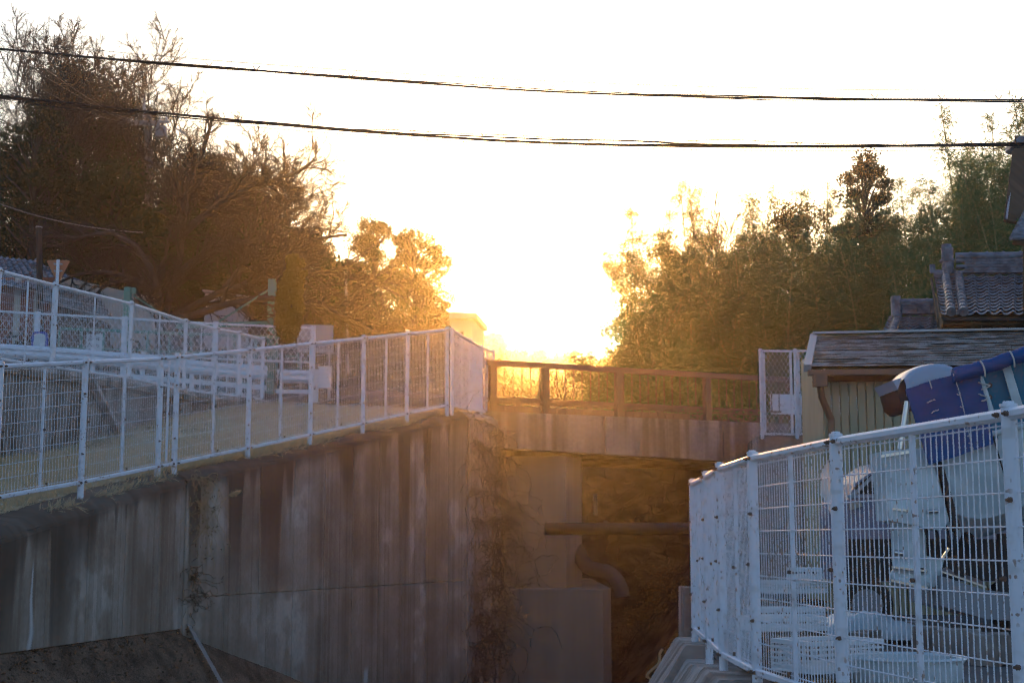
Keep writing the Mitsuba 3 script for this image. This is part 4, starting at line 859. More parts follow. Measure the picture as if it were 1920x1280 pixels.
E('wall', MB().poly([E0 - ZV * .05 + V3(.3, .4, 0), E1 - ZV * .05 + V3(-.3, .4, 0), E1 - ZV * 2.6 + V3(-.3, .4, 0), E0 - ZV * 2.6 + V3(.3, .4, 0)], V3(0, .2, 0)), 'm_wood', h2)
h3 = thing('old_house', 'pale corrugated shed seen through the bare branches left of the green post', 'shed')
a, b = at(388, 600, 50.0), at(472, 604, 50.0); s = 0.0; d = unit(b - a); L = np.linalg.norm(b - a)
while s < L: E('wall_panel', MB().bar(a + d * s - ZV * 1.0, a + d * s + ZV * (.95 - .12 * s), .04, .19, up=d), 'm_galv', h3); s += .2
E('roof', MB().bar(a + ZV * 1.0 - d * .1, b + ZV * .82 + d * .1, .9, .06), 'm_grey', h3)
ph = thing('flat_roof_building', 'pale flat roofed building beside the sun on the horizon', 'building')
a, b = at(806, 660, 88.0), at(886, 660, 88.0); zt = at(850, 592, 88)[2]; a[2] = b[2] = zt - 3.2
E('wall', MB().poly([a, b, b + ZV * 3.0, a + ZV * 3.0], V3(.6, 5, 0)), 'm_cream', ph); E('roof_slab', MB().poly([a + V3(-.2, -.3, 3.0), b + V3(.25, -.3, 3.0), b + V3(.25, -.3, 3.32), a + V3(-.2, -.3, 3.45)], V3(.6, 5.6, 0)), 'm_cream', ph)
for t in (.42, .62): 
    w = E('window', MB().poly([lerp(a, b, t) + V3(0, -.02, 1.0), lerp(a, b, t) + V3(.45, -.02, 1.0), lerp(a, b, t) + V3(.45, -.02, 2.2), lerp(a, b, t) + V3(0, -.02, 2.2)], V3(0, .015, 0)), 'm_glass', ph)
    E('frame', MB().bar(lerp(a, b, t) + V3(.225, -.04, 1.0), lerp(a, b, t) + V3(.225, -.04, 2.2), .05, .04), 'm_galv', w)
# poles
up_ = thing('utility_pole', 'tall concrete utility pole with crossarms and a transformer among the left trees', 'utility pole')
pt, pbm = at(277, 216, 58.0), at(290, 600, 58.0)
E('shaft', MB().tube([pbm - ZV * 2, pt], [.21, .15], 14), 'm_pole', up_, 50)
E('top_pipe', MB().rod(at(270, 224, 57.9), at(270, 178, 57.9), .06, 8), 'm_galv', up_)
for y, x0, x1 in ((228, 240, 318), (233, 246, 300)): E('crossarm', MB().bar(at(x0, y, 57.8), at(x1, y + 1, 57.8), .08, .10), 'm_grey', up_)
E('brace', MB().bar(at(328, 240, 57.8), at(348, 252, 57.8), .06, .06), 'm_grey', up_)
E('transformer', MB().bar(at(302, 258, 57.7), at(302, 238, 57.7), .46, .40, up=(0, 1, 0), c=.06), 'm_grey', up_)
for x in (246, 256, 300, 312): E('insulator', MB().rod(at(x, 227, 57.8), at(x, 220, 57.8), .05, 8), 'm_plastic', up_)
wp = thing('wooden_pole', 'short grey wooden pole beside the old house on the left', 'pole'); E('shaft', MB().tube([at(76, 620, 40.0), at(73, 427, 40.0)], [.10, .085], 12), 'm_bark', wp, 50); E('cap', MB().tube([at(73, 427, 40.0), at(73, 425, 40.0)], [.10, .09], 12), 'm_grey', wp, 50)
sp_ = thing('steel_pole', 'slim grey steel pole standing in front of the rounded trees', 'pole'); E('shaft', MB().tube([at(653, 700, 47.0), at(648, 512, 47.0)], [.055, .045], 10), 'm_galv', sp_, 50); E('cap', MB().tube([at(648, 512, 47.0), at(648, 509, 47.0)], .06, 10), 'm_grey', sp_, 50)

# ---------------------------------------------------------------- overhead cables
def cable(label, pts, Y, strands, ext=True, ties=(), thin=None):
    t = thing('overhead_cable', label, 'cable'); P = np.array([at(x, y, Y) for x, y in pts]); co = np.polyfit(P[:, 0], P[:, 2], 2)
    x = np.linspace(P[0, 0] - 2.5, P[-1, 0] + 2.5, 160); z = np.polyval(co, x); r = np.random.default_rng(len(label))
    base = np.stack([x, np.full(160, Y), z], 1)
    for i, (rad, o, tw) in enumerate(strands):
        ph = r.uniform(0, 6); w = meshkit.fbm(np.stack([x * .9 + i * 9, x * 0, x * 0], -1), 2, i) - .5
        q = base + np.stack([x * 0, np.cos(x * tw + ph) * o, np.sin(x * tw + ph) * o + w * o * 1.5], 1)
        E('strand', MB().tube(q, rad, 7), 'm_cable', t, True)
    if thin:
        q = base + V3(0, -.05, 0) + np.stack([x * 0, x * 0, thin[0] + thin[1] * x], 1); E('messenger_wire', MB().tube(q, .0032, 5), 'm_cable', t, True)
    for px in ties:
        i = np.abs(x - at(px, 200, Y)[0]).argmin(); p = base[i]
        E('tie', MB().tube([p + V3(-.035, -.02, .05), p + V3(0, -.03, .0), p + V3(.035, -.02, .05)], .005, 5), 'm_cable', t)
cable('upper black cable bundle crossing the whole sky', [(0, 91), (300, 117), (640, 147), (960, 166), (1280, 179), (1600, 186), (1910, 189)], 14.0, [(.009, .010, .9), (.007, .012, 1.3), (.005, .018, .8)], ties=(306, 393, 478, 560, 660, 760, 900, 1040, 1175, 1317, 1425, 1531, 1646, 1769, 1880), thin=(.075, .0035))
cable('lower thicker black cable bundle crossing the whole sky', [(0, 180), (300, 212), (640, 244), (960, 263), (1280, 272), (1600, 274), (1910, 271)], 14.0, [(.012, .010, .7), (.010, .013, 1.1), (.007, .025, .6), (.004, .045, .4)], ties=(900, 1100, 1300, 1500, 1700), thin=(-.06, .001))
for lab, pts, rad in (('pale wire running down to the left utility pole, highest of three', [(-40, 40), (0, 69), (100, 140), (200, 205), (272, 228)], .007), ('thin wire running down to the left utility pole, middle of three', [(-40, 66), (0, 96), (120, 165), (210, 215), (262, 228)], .005), ('thin sagging wire running to the left utility pole, lowest of three', [(-40, 98), (30, 140), (120, 190), (190, 219), (245, 230)], .005)):
    t = thing('service_wire', lab, 'wire'); n = 40; q = smooth_path([at(x, y, lerp(20.0, 57.6, i / 4.0)) for i, (x, y) in enumerate(pts)], n); E('strand', MB().tube(q, rad, 5), 'm_pole', t, True); E('end_clamp', MB().tube([q[-1], q[-1] + V3(.12, .1, -.01)], rad * 2.4, 6), 'm_grey', t)
t = thing('service_wire', 'bundled wire sagging across the dark trees above the old house', 'wire'); q = smooth_path([at(-40, 366, 41.0), at(60, 402, 42), at(170, 426, 43), at(268, 436, 44)], 50)
E('strand', MB().tube(q, .018, 5), 'm_pole', t, True); E('strand', MB().tube(q + V3(0, 0, .06) + np.stack([np.arange(50) * 0, np.arange(50) * 0, .03 * np.sin(np.arange(50))], 1), .012, 5), 'm_cable', t, True)
# ---------------------------------------------------------------- trees and plants
def sprout(r, P, R, m, t0, t1, ang, lr, seg, up=.0, wob=.25, rr=.6, taper=.25, out=None, lmin=.0, bias=None):
    """m children on each branch of P (N, k, 3)."""
    N, k = P.shape[:2]
    t = r.uniform(t0, t1, (N, m)); i = np.minimum((t * (k - 1)).astype(int), k - 2); f = (t * (k - 1) - i)[..., None]
    n = np.arange(N)[:, None]
    p = P[n, i] * (1 - f) + P[n, i + 1] * f; d = unit(P[n, i + 1] - P[n, i]); rad = R[n, i] * (1 - f[..., 0]) + R[n, i + 1] * f[..., 0]
    L = np.linalg.norm(P[:, -1] - P[:, 0], axis=1)[:, None] * lr * (1.15 - .6 * t) * r.uniform(.7, 1.25, (N, m))
    q = unit(np.cross(d, r.normal(size=d.shape))); a = np.radians(ang) * r.uniform(.65, 1.3, (N, m))[..., None]
    c = unit(np.cos(a) * d + np.sin(a) * q + V3(0, 0, up) + (0 if bias is None else bias))
    p, c, L, rad = p.reshape(-1, 3), c.reshape(-1, 3), L.ravel(), rad.ravel() * rr
    pts = [p]; cur = c
    for s in range(seg):
        cur = unit(cur + r.normal(size=cur.shape) * wob + V3(0, 0, up * .35)); pts.append(pts[-1] + cur * (L / seg)[:, None])
    ks = np.linspace(1, taper, seg + 1)
    return np.stack(pts, 1), np.maximum(rad[:, None] * ks, lmin)
def bare_tree(label, base, height, r, spread=1.0, lean=(0, 0), n1=9, n2=8, n3=8, n4=5, trunk_r=.2, fork=.25, up=.25, group=None, twig=.0075, limbs=None, category='tree', up3=.08, bark='m_bark', tw='m_twig', name='bare_tree', lr=(.75, .52, .5, .5)):
    t = thing(name, label, category, group); base = V3(*base)
    k = 8; P0 = [base]; d = unit(V3(lean[0], lean[1], 1))
    for s in range(k): d = unit(d + r.normal(size=3) * .07); P0.append(P0[-1] + d * height * .62 / k)
    P0 = np.array(P0)[None]; R0 = np.linspace(trunk_r, trunk_r * .35, k + 1)[None]
    E('trunk', MB().tubes(P0, R0, 9), bark, t, True)
    P1, R1 = sprout(r, P0, R0, n1, fork, 1.0, 48 * spread, lr[0], 7, up, .16, .5, .14)
    if limbs is not None:
        LP = np.array([smooth_path(l, 8) for l in limbs]); P1 = np.concatenate([P1, LP]); R1 = np.concatenate([R1, np.tile(np.linspace(trunk_r * .66, trunk_r * .18, 8), (len(LP), 1))])
    for q, w in zip(P1, R1): E('limb', MB().tubes(q[None], w[None], 7), bark, t, True)
    P2, R2 = sprout(r, P1, R1, n2, .15, 1.0, 42, lr[1], 5, up * .6, .2, .6, .3, lmin=twig * 1.5)
    P3, R3 = sprout(r, P2, R2, n3, .1, 1.0, 40, lr[2], 4, up3, .22, .6, .4, lmin=twig)
    P4, R4 = sprout(r, P3, R3, n4, .1, 1.0, 38, lr[3], 3, up3 * .6, .25, .7, .5, lmin=twig * .8)
    E('branches', MB().tubes(P2, R2, 4), bark, t, True)
    E('twigs', MB().tubes(P3, R3, 3).tubes(P4, R4, 3), tw, t); labels[t + '__twigs'] = {'kind': 'stuff'}; labels[t + '__branches'] = {'kind': 'stuff'}
    return t
def blob_leaves(r, C, per, rad, size, m, flat=.75, elong=1.8, norm=None):
    """Clumps of leaves around the centres C."""
    rad = np.broadcast_to(rad, len(C)); X = np.repeat(C, per, 0) + unit(r.normal(size=(len(C) * per, 3))) * (np.repeat(rad, per) * r.uniform(.25, 1, len(C) * per) ** .6)[:, None] * V3(1, 1, flat)
    D = unit(r.normal(size=X.shape)); S = unit(np.cross(D, r.normal(size=X.shape))); L = size * r.uniform(.6, 1.3, len(X))
    return m.leaves(X, D, S, L, L / elong)
def evergreen(label, base, top, width, r, nclump=70, per=170, size=.16, leaf='m_leaf_dark', name='evergreen_tree', low=.15, shape=None, crad=.13, gap=.0, trunk_r=.22, group=None, depth=.8):
    t = thing(name, label, 'tree', group); base, top = V3(*base), V3(*top); H = np.linalg.norm(top - base)
    P0 = smooth_path([base, lerp(base, top, .35) + V3(r.normal() * .1 * width, 0, 0), lerp(base, top, .7), lerp(base, top, .95)], 9)[None]; R0 = np.linspace(trunk_r, .03, 9)[None]
    E('trunk', MB().tubes(P0, R0, 8), 'm_bark', t, True)
    v = r.uniform(low, 1.0, nclump); a = r.uniform(0, 2 * np.pi, nclump); prof = (lambda v: np.sqrt(np.clip(1 - ((v - .5) / .52) ** 2, 0.02, 1))) if shape is None else shape
    w = prof((v - low) / (1 - low)) * width * np.sqrt(r.uniform(.15, 1, nclump))
    C = lerp(base[None], top[None], v[:, None]) + np.stack([np.cos(a) * w, np.sin(a) * w * depth, r.normal(size=nclump) * .02 * H], 1)
    ax = lerp(base[None], top[None], np.clip(v - .12, 0, 1)[:, None]); br_ = np.stack([ax, lerp(ax, C, .55) + r.normal(size=C.shape) * .05 * width + V3(0, 0, -.03 * H * 0), C], 1)
    E('limbs', MB().tubes(br_, np.tile([trunk_r * .35, trunk_r * .2, .02], (nclump, 1)), 4), 'm_bark', t, True); labels[t + '__limbs'] = {'kind': 'stuff'}
    m = MB(); blob_leaves(r, C, per, crad * H * r.uniform(.55, 1.15, nclump), size, m); E('crown', m, leaf, t); labels[t + '__crown'] = {'kind': 'stuff'}
    return t
r = np.random.default_rng(77)
def gz(px, py, Y, z=None): p = at(px, py, Y); p[2] = hill_z(p[0], p[1]) - .2 if z is None else z; return p
# dense evergreens behind (left hill)
EV = [('dense evergreen with a rounded top behind the utility pole', 205, 62, 172, 66, .16, 100, 230),
      ('dark evergreen left of the utility pole, behind bare crowns', 130, 68, 150, 70, .15, 80, 190),
      ('broad dark evergreen right of the utility pole', 385, 60, 305, 85, .17, 110, 230),
      ('dark evergreen behind the spreading bare tree', 470, 64, 360, 78, .16, 90, 220),
      ('dark evergreen low behind the tips of the spreading bare tree', 570, 66, 445, 70, .15, 80, 200),
      ('evergreen at the far left edge behind the old house', 40, 58, 300, 85, .16, 90, 210),
      ('evergreen filling the gap between old house and spreading bare tree', 210, 55, 330, 105, .16, 100, 230),
      ('low evergreen behind the green frame', 320, 54, 400, 105, .16, 100, 220),
      ('low evergreen behind the conifer', 500, 57, 440, 90, .16, 90, 220),
      ('low evergreen behind the steel pole', 640, 60, 500, 70, .16, 80, 220)]
for lab, px, Y, top, hw, cr, nc, per in EV:
    b = gz(px, 600, Y); tp_ = at(px, top, Y); evergreen(lab, b, tp_, hw / 2667 * Y * .92, r, nc, per, .20, 'm_leaf_dark', crad=cr * .8)
# open crowned tree with sky showing through
t0 = evergreen('open crowned evergreen with sky showing through at the left edge', gz(70, 600, 54), at(66, 205, 54), 1.9, r, 46, 240, .15, 'm_leaf_dark', crad=.055, low=.3, name='evergreen_tree')
# rounded broadleaf trees near the sun
evergreen('rounded broadleaf tree nearest the sun, warm in its light', gz(780, 640, 70), at(778, 432, 70), 1.75, r, 90, 240, .15, 'm_leaf_olive', name='broadleaf_tree', crad=.075, low=.1)
evergreen('narrow broadleaf tree left of the rounded one near the sun', gz(705, 640, 72), at(700, 412, 72), 1.25, r, 60, 220, .15, 'm_leaf_olive', name='broadleaf_tree', crad=.075, low=.1)
evergreen('low round broadleaf tree beside the pale flat roofed building', gz(800, 640, 80), at(800, 560, 80), 1.5, r, 40, 200, .15, 'm_leaf_olive', name='broadleaf_tree', crad=.13, low=.1)
# bare trees
bare_tree('tall bare tree at the left edge of the sky', gz(30, 600, 56), 15.0, r, .8, (.02, 0), 10, 9, 9, 5, .172, .30, .45, twig=.013)
bare_tree('tall bare tree behind the upper cable, second from the left edge', gz(120, 600, 60), 16.8, r, .75, (.0, 0), 10, 9, 9, 5, .172, .35, .5, twig=.013)
bare_tree('bare tree rising above the evergreen left of the utility pole', gz(215, 600, 62), 16.4, r, .75, (.02, 0), 9, 9, 9, 5, .17, .4, .5, twig=.013)
bare_tree('bare tree with upright branches right of the utility pole', gz(340, 600, 58), 13.4, r, .9, (.05, 0), 9, 9, 9, 5, .17, .3, .35, twig=.012)
bare_tree('bare tree leaning right above the spreading bare tree', gz(430, 600, 56), 12.8, r, .95, (.12, 0), 10, 9, 9, 5, .17, .3, .25, twig=.012)
bare_tree('bare tree with long tips reaching towards the open sky', gz(520, 600, 60), 10.6, r, 1.0, (.12, 0), 9, 8, 7, 4, .18, .3, .2, twig=.012)
Yc = 44.0; ch = gz(302, 640, Yc)
lim = [[(300, 600, 0), (296, 540, -.3), (262, 470, -.6), (225, 440, -.8), (150, 446, -.6), (90, 462, .2)], [(305, 600, 0), (330, 520, .4), (342, 440, .6), (338, 390, .2), (320, 330, -.4), (270, 300, -.8)], [(310, 600, 0), (360, 575, .5), (420, 545, .2), (500, 520, -.6), (560, 470, -1.2), (650, 440, -1.8)],
       [(310, 605, 0), (380, 585, -.6), (470, 560, -1.4), (540, 560, -1.8), (640, 590, -2.6), (740, 640, -3.0)], [(330, 520, .4), (380, 480, .8), (440, 460, 1.2), (520, 440, 1.0), (600, 425, .6)], [(342, 440, .6), (400, 390, 1.2), (470, 350, 1.2), (540, 330, .8), (590, 300, .2)], [(300, 560, 0), (240, 520, .8), (180, 510, 1.2), (110, 530, 1.6)],
       [(420, 545, .2), (470, 500, 1.0), (560, 505, 1.4), (660, 520, 1.2), (760, 560, .6)], [(338, 400, .2), (365, 330, .6), (385, 270, .4), (400, 215, 0)], [(500, 520, -.6), (580, 560, -1.0), (650, 600, -1.2), (720, 650, -1.6)]]
bare_tree('big spreading bare cherry tree with low heavy limbs behind the chain-link fence', ch, 5.0, r, 1.2, (.05, 0), 4, 12, 11, 7, .21, .3, .12, limbs=[[at(x, y, Yc + o) for x, y, o in l] for l in lim], twig=.0068, up3=-.02, name='cherry_tree', category='tree', lr=(.9, .42, .52, .55))
# columnar conifer
tc = thing('columnar_conifer', 'narrow clipped yellow green conifer standing before the chain-link fence', 'tree'); Yk = 36.0
E('trunk', MB().tube(smooth_path([at(524, 722, Yk), at(533, 660, Yk), at(544, 600, Yk), at(550, 520, Yk)], 10), np.linspace(.05, .03, 10), 7), 'm_bark', tc, True)
pf = [(486, 548, 8), (496, 552, 9), (505, 548, 6), (516, 550, 14), (530, 546, 20), (550, 545, 24), (570, 543, 25), (590, 543, 24), (610, 541, 21), (625, 540, 17), (638, 539, 9)]
m = MB(); yy = r.uniform(482, 640, 520); cx = np.interp(yy, [p[0] for p in pf], [p[1] for p in pf]); ww = np.interp(yy, [p[0] for p in pf], [p[2] for p in pf]); a = r.uniform(0, 2 * np.pi, 520); q = np.sqrt(r.uniform(.2, 1, 520))
C = np.array([at(x + w * qq * math.cos(aa), y, Yk + w * qq * math.sin(aa) * Yk / 2667) for x, y, w, aa, qq in zip(cx, yy, ww, a, q)])
blob_leaves(r, C, 46, .10, .075, m, 1.2, 2.6); blob_leaves(r, np.array([at(568, 497, Yk), at(560, 508, Yk), at(571, 512, Yk), at(566, 490, Yk), at(541, 486, Yk)]), 120, .10, .07, m, 1, 2.6); E('crown', m, 'm_leaf_yew', tc); labels[tc + '__crown'] = {'kind': 'stuff'}
# shrubs at the hill foot
m = MB(); n = 260; X = r.uniform(-19, -2.0, n); Y = r.uniform(44, 62, n); C = np.stack([X, Y, hill_z(X, Y) + r.uniform(.1, 1.2, n)], 1); blob_leaves(r, C, 150, r.uniform(.4, .9, n), .15, m); stuff('undergrowth', m, 'm_leaf_olive', 'mixed evergreen undergrowth on the left hillside below the trees', 'undergrowth')

# ---------------------------------------------------------------- bamboo grove and trees on the right
def bamboo(r, base, H, lean, m_leaf, m_culm, nb=34, size=.30, start=.35, per=16, wid=1.1):
    d = r.uniform(0, 2 * np.pi); k = 12; tt = np.linspace(0, 1, k)
    P = base + np.stack([lean[0] * tt ** 2.2, lean[1] * tt ** 2.2, H * (tt - .06 * tt ** 4)], 1)
    m_culm.tubes(P[None], np.linspace(.05, .014, k)[None], 4)
    t = start + (.99 - start) * np.sort(r.uniform(0, 1.0, nb)) ** .85; p = np.stack([np.interp(t, tt, P[:, i]) for i in range(3)], 1)
    a = r.uniform(0, 2 * np.pi, nb); L = wid * (1.15 - t) * 1.5 * r.uniform(.6, 1.2, nb) + .15
    D = np.stack([np.cos(a), np.sin(a), r.uniform(.25, .8, nb)], 1); e = p + unit(D) * L[:, None]; mid = (p + e) / 2; e = e - ZV * (L * .35)[:, None]
    m_culm.tubes(np.stack([p, mid + ZV * .06, e], 1), np.tile([.010, .007, .004], (nb, 1)), 3)
    f = r.uniform(.25, 1.05, (nb, per, 1)); C = p[:, None] * (1 - f) ** 2 + 2 * f * (1 - f) * (mid[:, None] + ZV * .1) + f ** 2 * e[:, None] + r.normal(size=(nb, per, 3)) * .12
    C = C.reshape(-1, 3); D = unit(np.repeat(unit(D), per, 0) * .6 + r.normal(size=C.shape) * .55 - ZV * .45); S = unit(np.cross(D, r.normal(size=C.shape))); m_leaf.leaves(C, D, S, size * r.uniform(.6, 1.2, len(C)), .042)
def gr_z(x, y): return 2.7 + max(y - 44, 0) * .12 + max(x - 12, 0) * .06
tops = [(1180, 400, 62), (1228, 440, 60), (1275, 330, 64), (1318, 345, 66), (1450, 350, 62), (1510, 345, 60), (1553, 338, 66), (1660, 345, 60), (1695, 330, 56), (1757, 205, 54), (1800, 290, 56), (1835, 250, 52), (1865, 210, 54), (1896, 190, 50), (1925, 205, 52), (1730, 340, 52), (1600, 370, 56), (1400, 360, 58), (1140, 470, 66)]
ordn = ['first', 'second', 'third', 'fourth', 'fifth', 'sixth', 'seventh', 'eighth', 'ninth', 'tenth', 'eleventh', 'twelfth', 'thirteenth', 'fourteenth', 'fifteenth', 'sixteenth', 'seventeenth', 'eighteenth', 'nineteenth']
rank = {k: i for i, k in enumerate(sorted(range(len(tops)), key=lambda k: tops[k][0]))}
for k, (px, py, Y) in enumerate(tops):
    tp_ = at(px, py, Y); b = tp_ * V3(1, 1, 0) + V3(r.normal() * .6, r.normal() * .4, 0); b[2] = gr_z(b[0], b[1]) - .2
    lab = {9: 'tall slender bamboo standing alone above the grove under the cables', 0: 'feathery bamboo drooping into the sunlit gap', 18: 'leftmost low bamboo spray almost lost in the sun glare'}.get(k, f'bamboo on the skyline of the grove, {ordn[rank[k]]} from the sun')
    tk = thing('bamboo', lab, 'bamboo', 'bamboo on the skyline of the grove'); ml, mc = MB(), MB()
    for c in range(1 if k == 9 else 3):
        o = V3(r.normal() * .5, r.normal() * .5, 0) * (c > 0); H = (tp_[2] - b[2]) * (1.06 if c == 0 else r.uniform(.82, 1.0))
        bamboo(r, b + o, H, (tp_[0] - b[0] + r.normal() * .4 * (c > 0), r.normal() * .5), ml, mc, 64 if k != 9 else 70, .24, .30 if k != 9 else .12, 20, 1.1 if k != 9 else .75)
    E('culms', mc, 'm_culm', tk); labels[tk + '__culms'] = {'kind': 'stuff'}; E('leaves', ml, 'm_leaf_bamboo', tk); labels[tk + '__leaves'] = {'kind': 'stuff'}
ml, mc = MB(), MB()
def sky_line(px): return np.interp(px, [1120, 1160, 1200, 1250, 1300, 1400, 1500, 1600, 1700, 1750, 1800, 1850, 1900, 2000], [610, 595, 545, 475, 445, 430, 410, 420, 390, 350, 300, 262, 228, 215])
for i in range(260):
    Y = r.uniform(46, 70); px = r.uniform(1165, 1990); f = r.uniform(0, 1) ** 1.3; tp_ = at(px, sky_line(px) + f * 170, Y)
    b = tp_ * V3(1, 1, 0) + V3(r.normal() * .5, 0, 0); b[2] = gr_z(b[0], b[1]) - .2
    if tp_[2] - b[2] < 1.5: continue
    bamboo(r, b, tp_[2] - b[2], (r.normal() * 1.2 - .3, r.normal() * 1.0 - .4), ml, mc, 64, .24, .12, 22, 1.35)
stuff('bamboo_grove', ml, 'm_leaf_bamboo', 'dense mass of bamboo foliage filling the slope on the right', 'bamboo grove')
stuff('bamboo_stems', mc, 'm_culm', 'slender bamboo stems inside the grove on the right', 'bamboo stems')
m = MB(); n = 420; X = r.uniform(4.2, 30, n); Y = r.uniform(40, 66, n); C = np.stack([X, Y, np.array([gr_z(x, y) for x, y in zip(X, Y)]) + r.uniform(.1, 3.0, n)], 1); blob_leaves(r, C, 130, r.uniform(.5, 1.1, n), .22, m, .8, 3.5); stuff('grove_undergrowth', m, 'm_leaf_bamboo', 'low leafy growth along the foot of the bamboo grove', 'undergrowth')
evergreen('dark rounded cedar rising out of the bamboo grove', V3(*(at(1622, 600, 60) * V3(1, 1, 0)) ) + V3(0, 0, 4.5), at(1620, 306, 60), 1.35, r, 80, 200, .16, 'm_leaf_dark', name='cedar_tree', crad=.05, low=.45)
evergreen('dark broadleaf tree between the bare tree and the cedar', V3(*(at(1470, 600, 63) * V3(1, 1, 0))) + V3(0, 0, 4.8), at(1490, 400, 63), 2.6, r, 60, 170, .16, 'm_leaf_olive', name='broadleaf_tree', crad=.10, low=.3)
evergreen('sunlit broadleaf tree at the left end of the bamboo grove', V3(*(at(1262, 600, 64) * V3(1, 1, 0))) + V3(0, 0, 4.8), at(1268, 470, 64), 1.2, r, 40, 200, .16, 'm_leaf_olive', name='broadleaf_tree', crad=.10, low=.2)
bt = at(1362, 600, 60) * V3(1, 1, 0); bt[2] = 4.6
bare_tree('bare tree with upswept branches above the bamboo grove', bt, 11.8, r, .62, (-.03, 0), 9, 7, 6, 4, .17, .35, .5, twig=.013)
# trees along the far ridge
m = MB(); n = 1100; X = r.uniform(-60, 90, n); Y = r.uniform(262, 336, n); zb = np.interp(X, rx, prof); zz = zb * np.interp(Y, [260, RY], [.5, 1]); C = np.stack([X, Y, zz + r.uniform(-.8, 2.2, n)], 1); blob_leaves(r, C, 110, r.uniform(1.0, 2.6, n), .8, m); stuff('far_woods', m, 'm_leaf_olive', 'distant woods along the far ridge under the sun', 'woods')

# ---------------------------------------------------------------- grass, weeds, vines
m = MB(); n = 60000; u, v = r.uniform(0, 1, n), r.uniform(0, 1, n) ** 1.2
i = np.clip((u * 59).astype(int), 0, 58); fu = (u * 59 - i)[:, None]; base = lerp(0, 1, 0) * 0 + (L1[i] * (1 - fu) + L1[i + 1] * fu) * (1 - v[:, None]) + (L2[i] * (1 - fu) + L2[i + 1] * fu) * v[:, None]
D = unit(V3(0, 0, 1) + r.normal(size=base.shape) * .55); S = unit(np.cross(D, r.normal(size=base.shape))); Lb = r.uniform(.06, .20, n) * (.6 + .9 * meshkit.fbm(base * 1.1, 3, 4)); m.leaves(base + D * Lb[:, None] * .35, D, S, Lb, .012); stuff('grass', m, 'm_blade', 'dry winter grass blades on the sloping bank', 'grass')
m = MB(); n = 5000; s = r.uniform(0, 9.2, n); o = -.26 - np.abs(r.normal(size=n)) * .06; base = A0 + DA * s[:, None] + NA * o[:, None]; base[:, 2] = .93 + .1746 * s; D = unit(V3(0, 0, 1) + r.normal(size=base.shape) * .6); S = unit(np.cross(D, r.normal(size=base.shape))); m.leaves(base + D * .03, D, S, r.uniform(.05, .16, n), .012); stuff('wall_top_grass', m, 'm_blade', 'fringe of dry grass along the crest of the left channel wall', 'grass')
def vine_mass(label, name, seeds, n, length, r, mtl='m_straw', rad=.005, droop=.5, leaf=None, spread=.35):
    t = thing(name, label, 'vine'); P = seeds[r.integers(0, len(seeds), n)] + r.normal(size=(n, 3)) * .05; pts = [P]; cur = unit(r.normal(size=(n, 3)) * V3(1, 1, .6))
    L = length * r.uniform(.3, 1.2, n)
    for k in range(9): cur = unit(cur + r.normal(size=(n, 3)) * .55 - ZV * droop); pts.append(pts[-1] + cur * (L / 9)[:, None])
    Q = np.stack(pts, 1); E('stems', MB().tubes(Q, np.tile(np.linspace(rad, rad * .5, 10), (n, 1)), 3), mtl, t); labels[t + '__stems'] = {'kind': 'stuff'}
    if leaf: 
        m = MB(); C = Q[:, 2:].reshape(-1, 3); C = C[r.integers(0, len(C), leaf)] + r.normal(size=(leaf, 3)) * .03; D = unit(r.normal(size=C.shape) - ZV * .5); S = unit(np.cross(D, r.normal(size=C.shape))); m.leaves(C, D, S, r.uniform(.03, .07, leaf), .022); E('leaves', m, 'm_leaf_dry', t); labels[t + '__leaves'] = {'kind': 'stuff'}
    return t
sd = np.array([PA(s, z, .03) for s in (.15, .25, .4) for z in (.85, .5, .2)]); vine_mass('tangle of dry vines hanging in the corner between the two left walls', 'dry_vine', sd, 80, .8, r, leaf=260)
sd = np.array([PA(s, z, .02) for s in (.18, .3) for z in (-.5, -.8)]); vine_mass('dark tuft of dead grass low in the corner between the two left walls', 'dead_tuft', sd, 60, .55, r, 'm_leaf_dry', .006, .15)
sd = np.array([PC(s, z, .05) for s in np.linspace(.1, 5.6, 12) for z in np.linspace(-2.6, 2.4, 11)]); vine_mass('curtain of dead vines over the wall corner beside the bridge', 'dead_vines', sd, 900, 1.3, r, 'm_twig', .007, .35, leaf=3000)
sd = np.array([V3(x, 34.35, z) for x in np.linspace(-.5, .5, 6) for z in np.linspace(-2.5, .6, 9)]); vine_mass('thin dead vines creeping over the left abutment', 'creeping_vine', sd, 160, 1.4, r, 'm_twig', .006, .3)
rd = thing('reed', 'single pale reed plume leaning out from the wall corner', 'reed'); q = smooth_path([at(362, 1015, 19.9), at(385, 985, 19.7), at(412, 945, 19.6), at(436, 924, 19.55)], 16); E('stalk', MB().tube(q, .004, 5), 'm_straw', rd)
m = MB(); n = 160; f = r.uniform(0, 1, n); C = lerp(at(432, 928, 19.55), at(449, 921, 19.55), f[:, None]) + r.normal(size=(n, 3)) * .014; D = unit(at(449, 921, 19.55) - at(432, 928, 19.55) + r.normal(size=(n, 3)) * .12); S = unit(np.cross(D, r.normal(size=D.shape))); m.leaves(C, D, S, .05, .01); E('plume', m, 'm_blade', rd); labels[rd + '__plume'] = {'kind': 'stuff'}
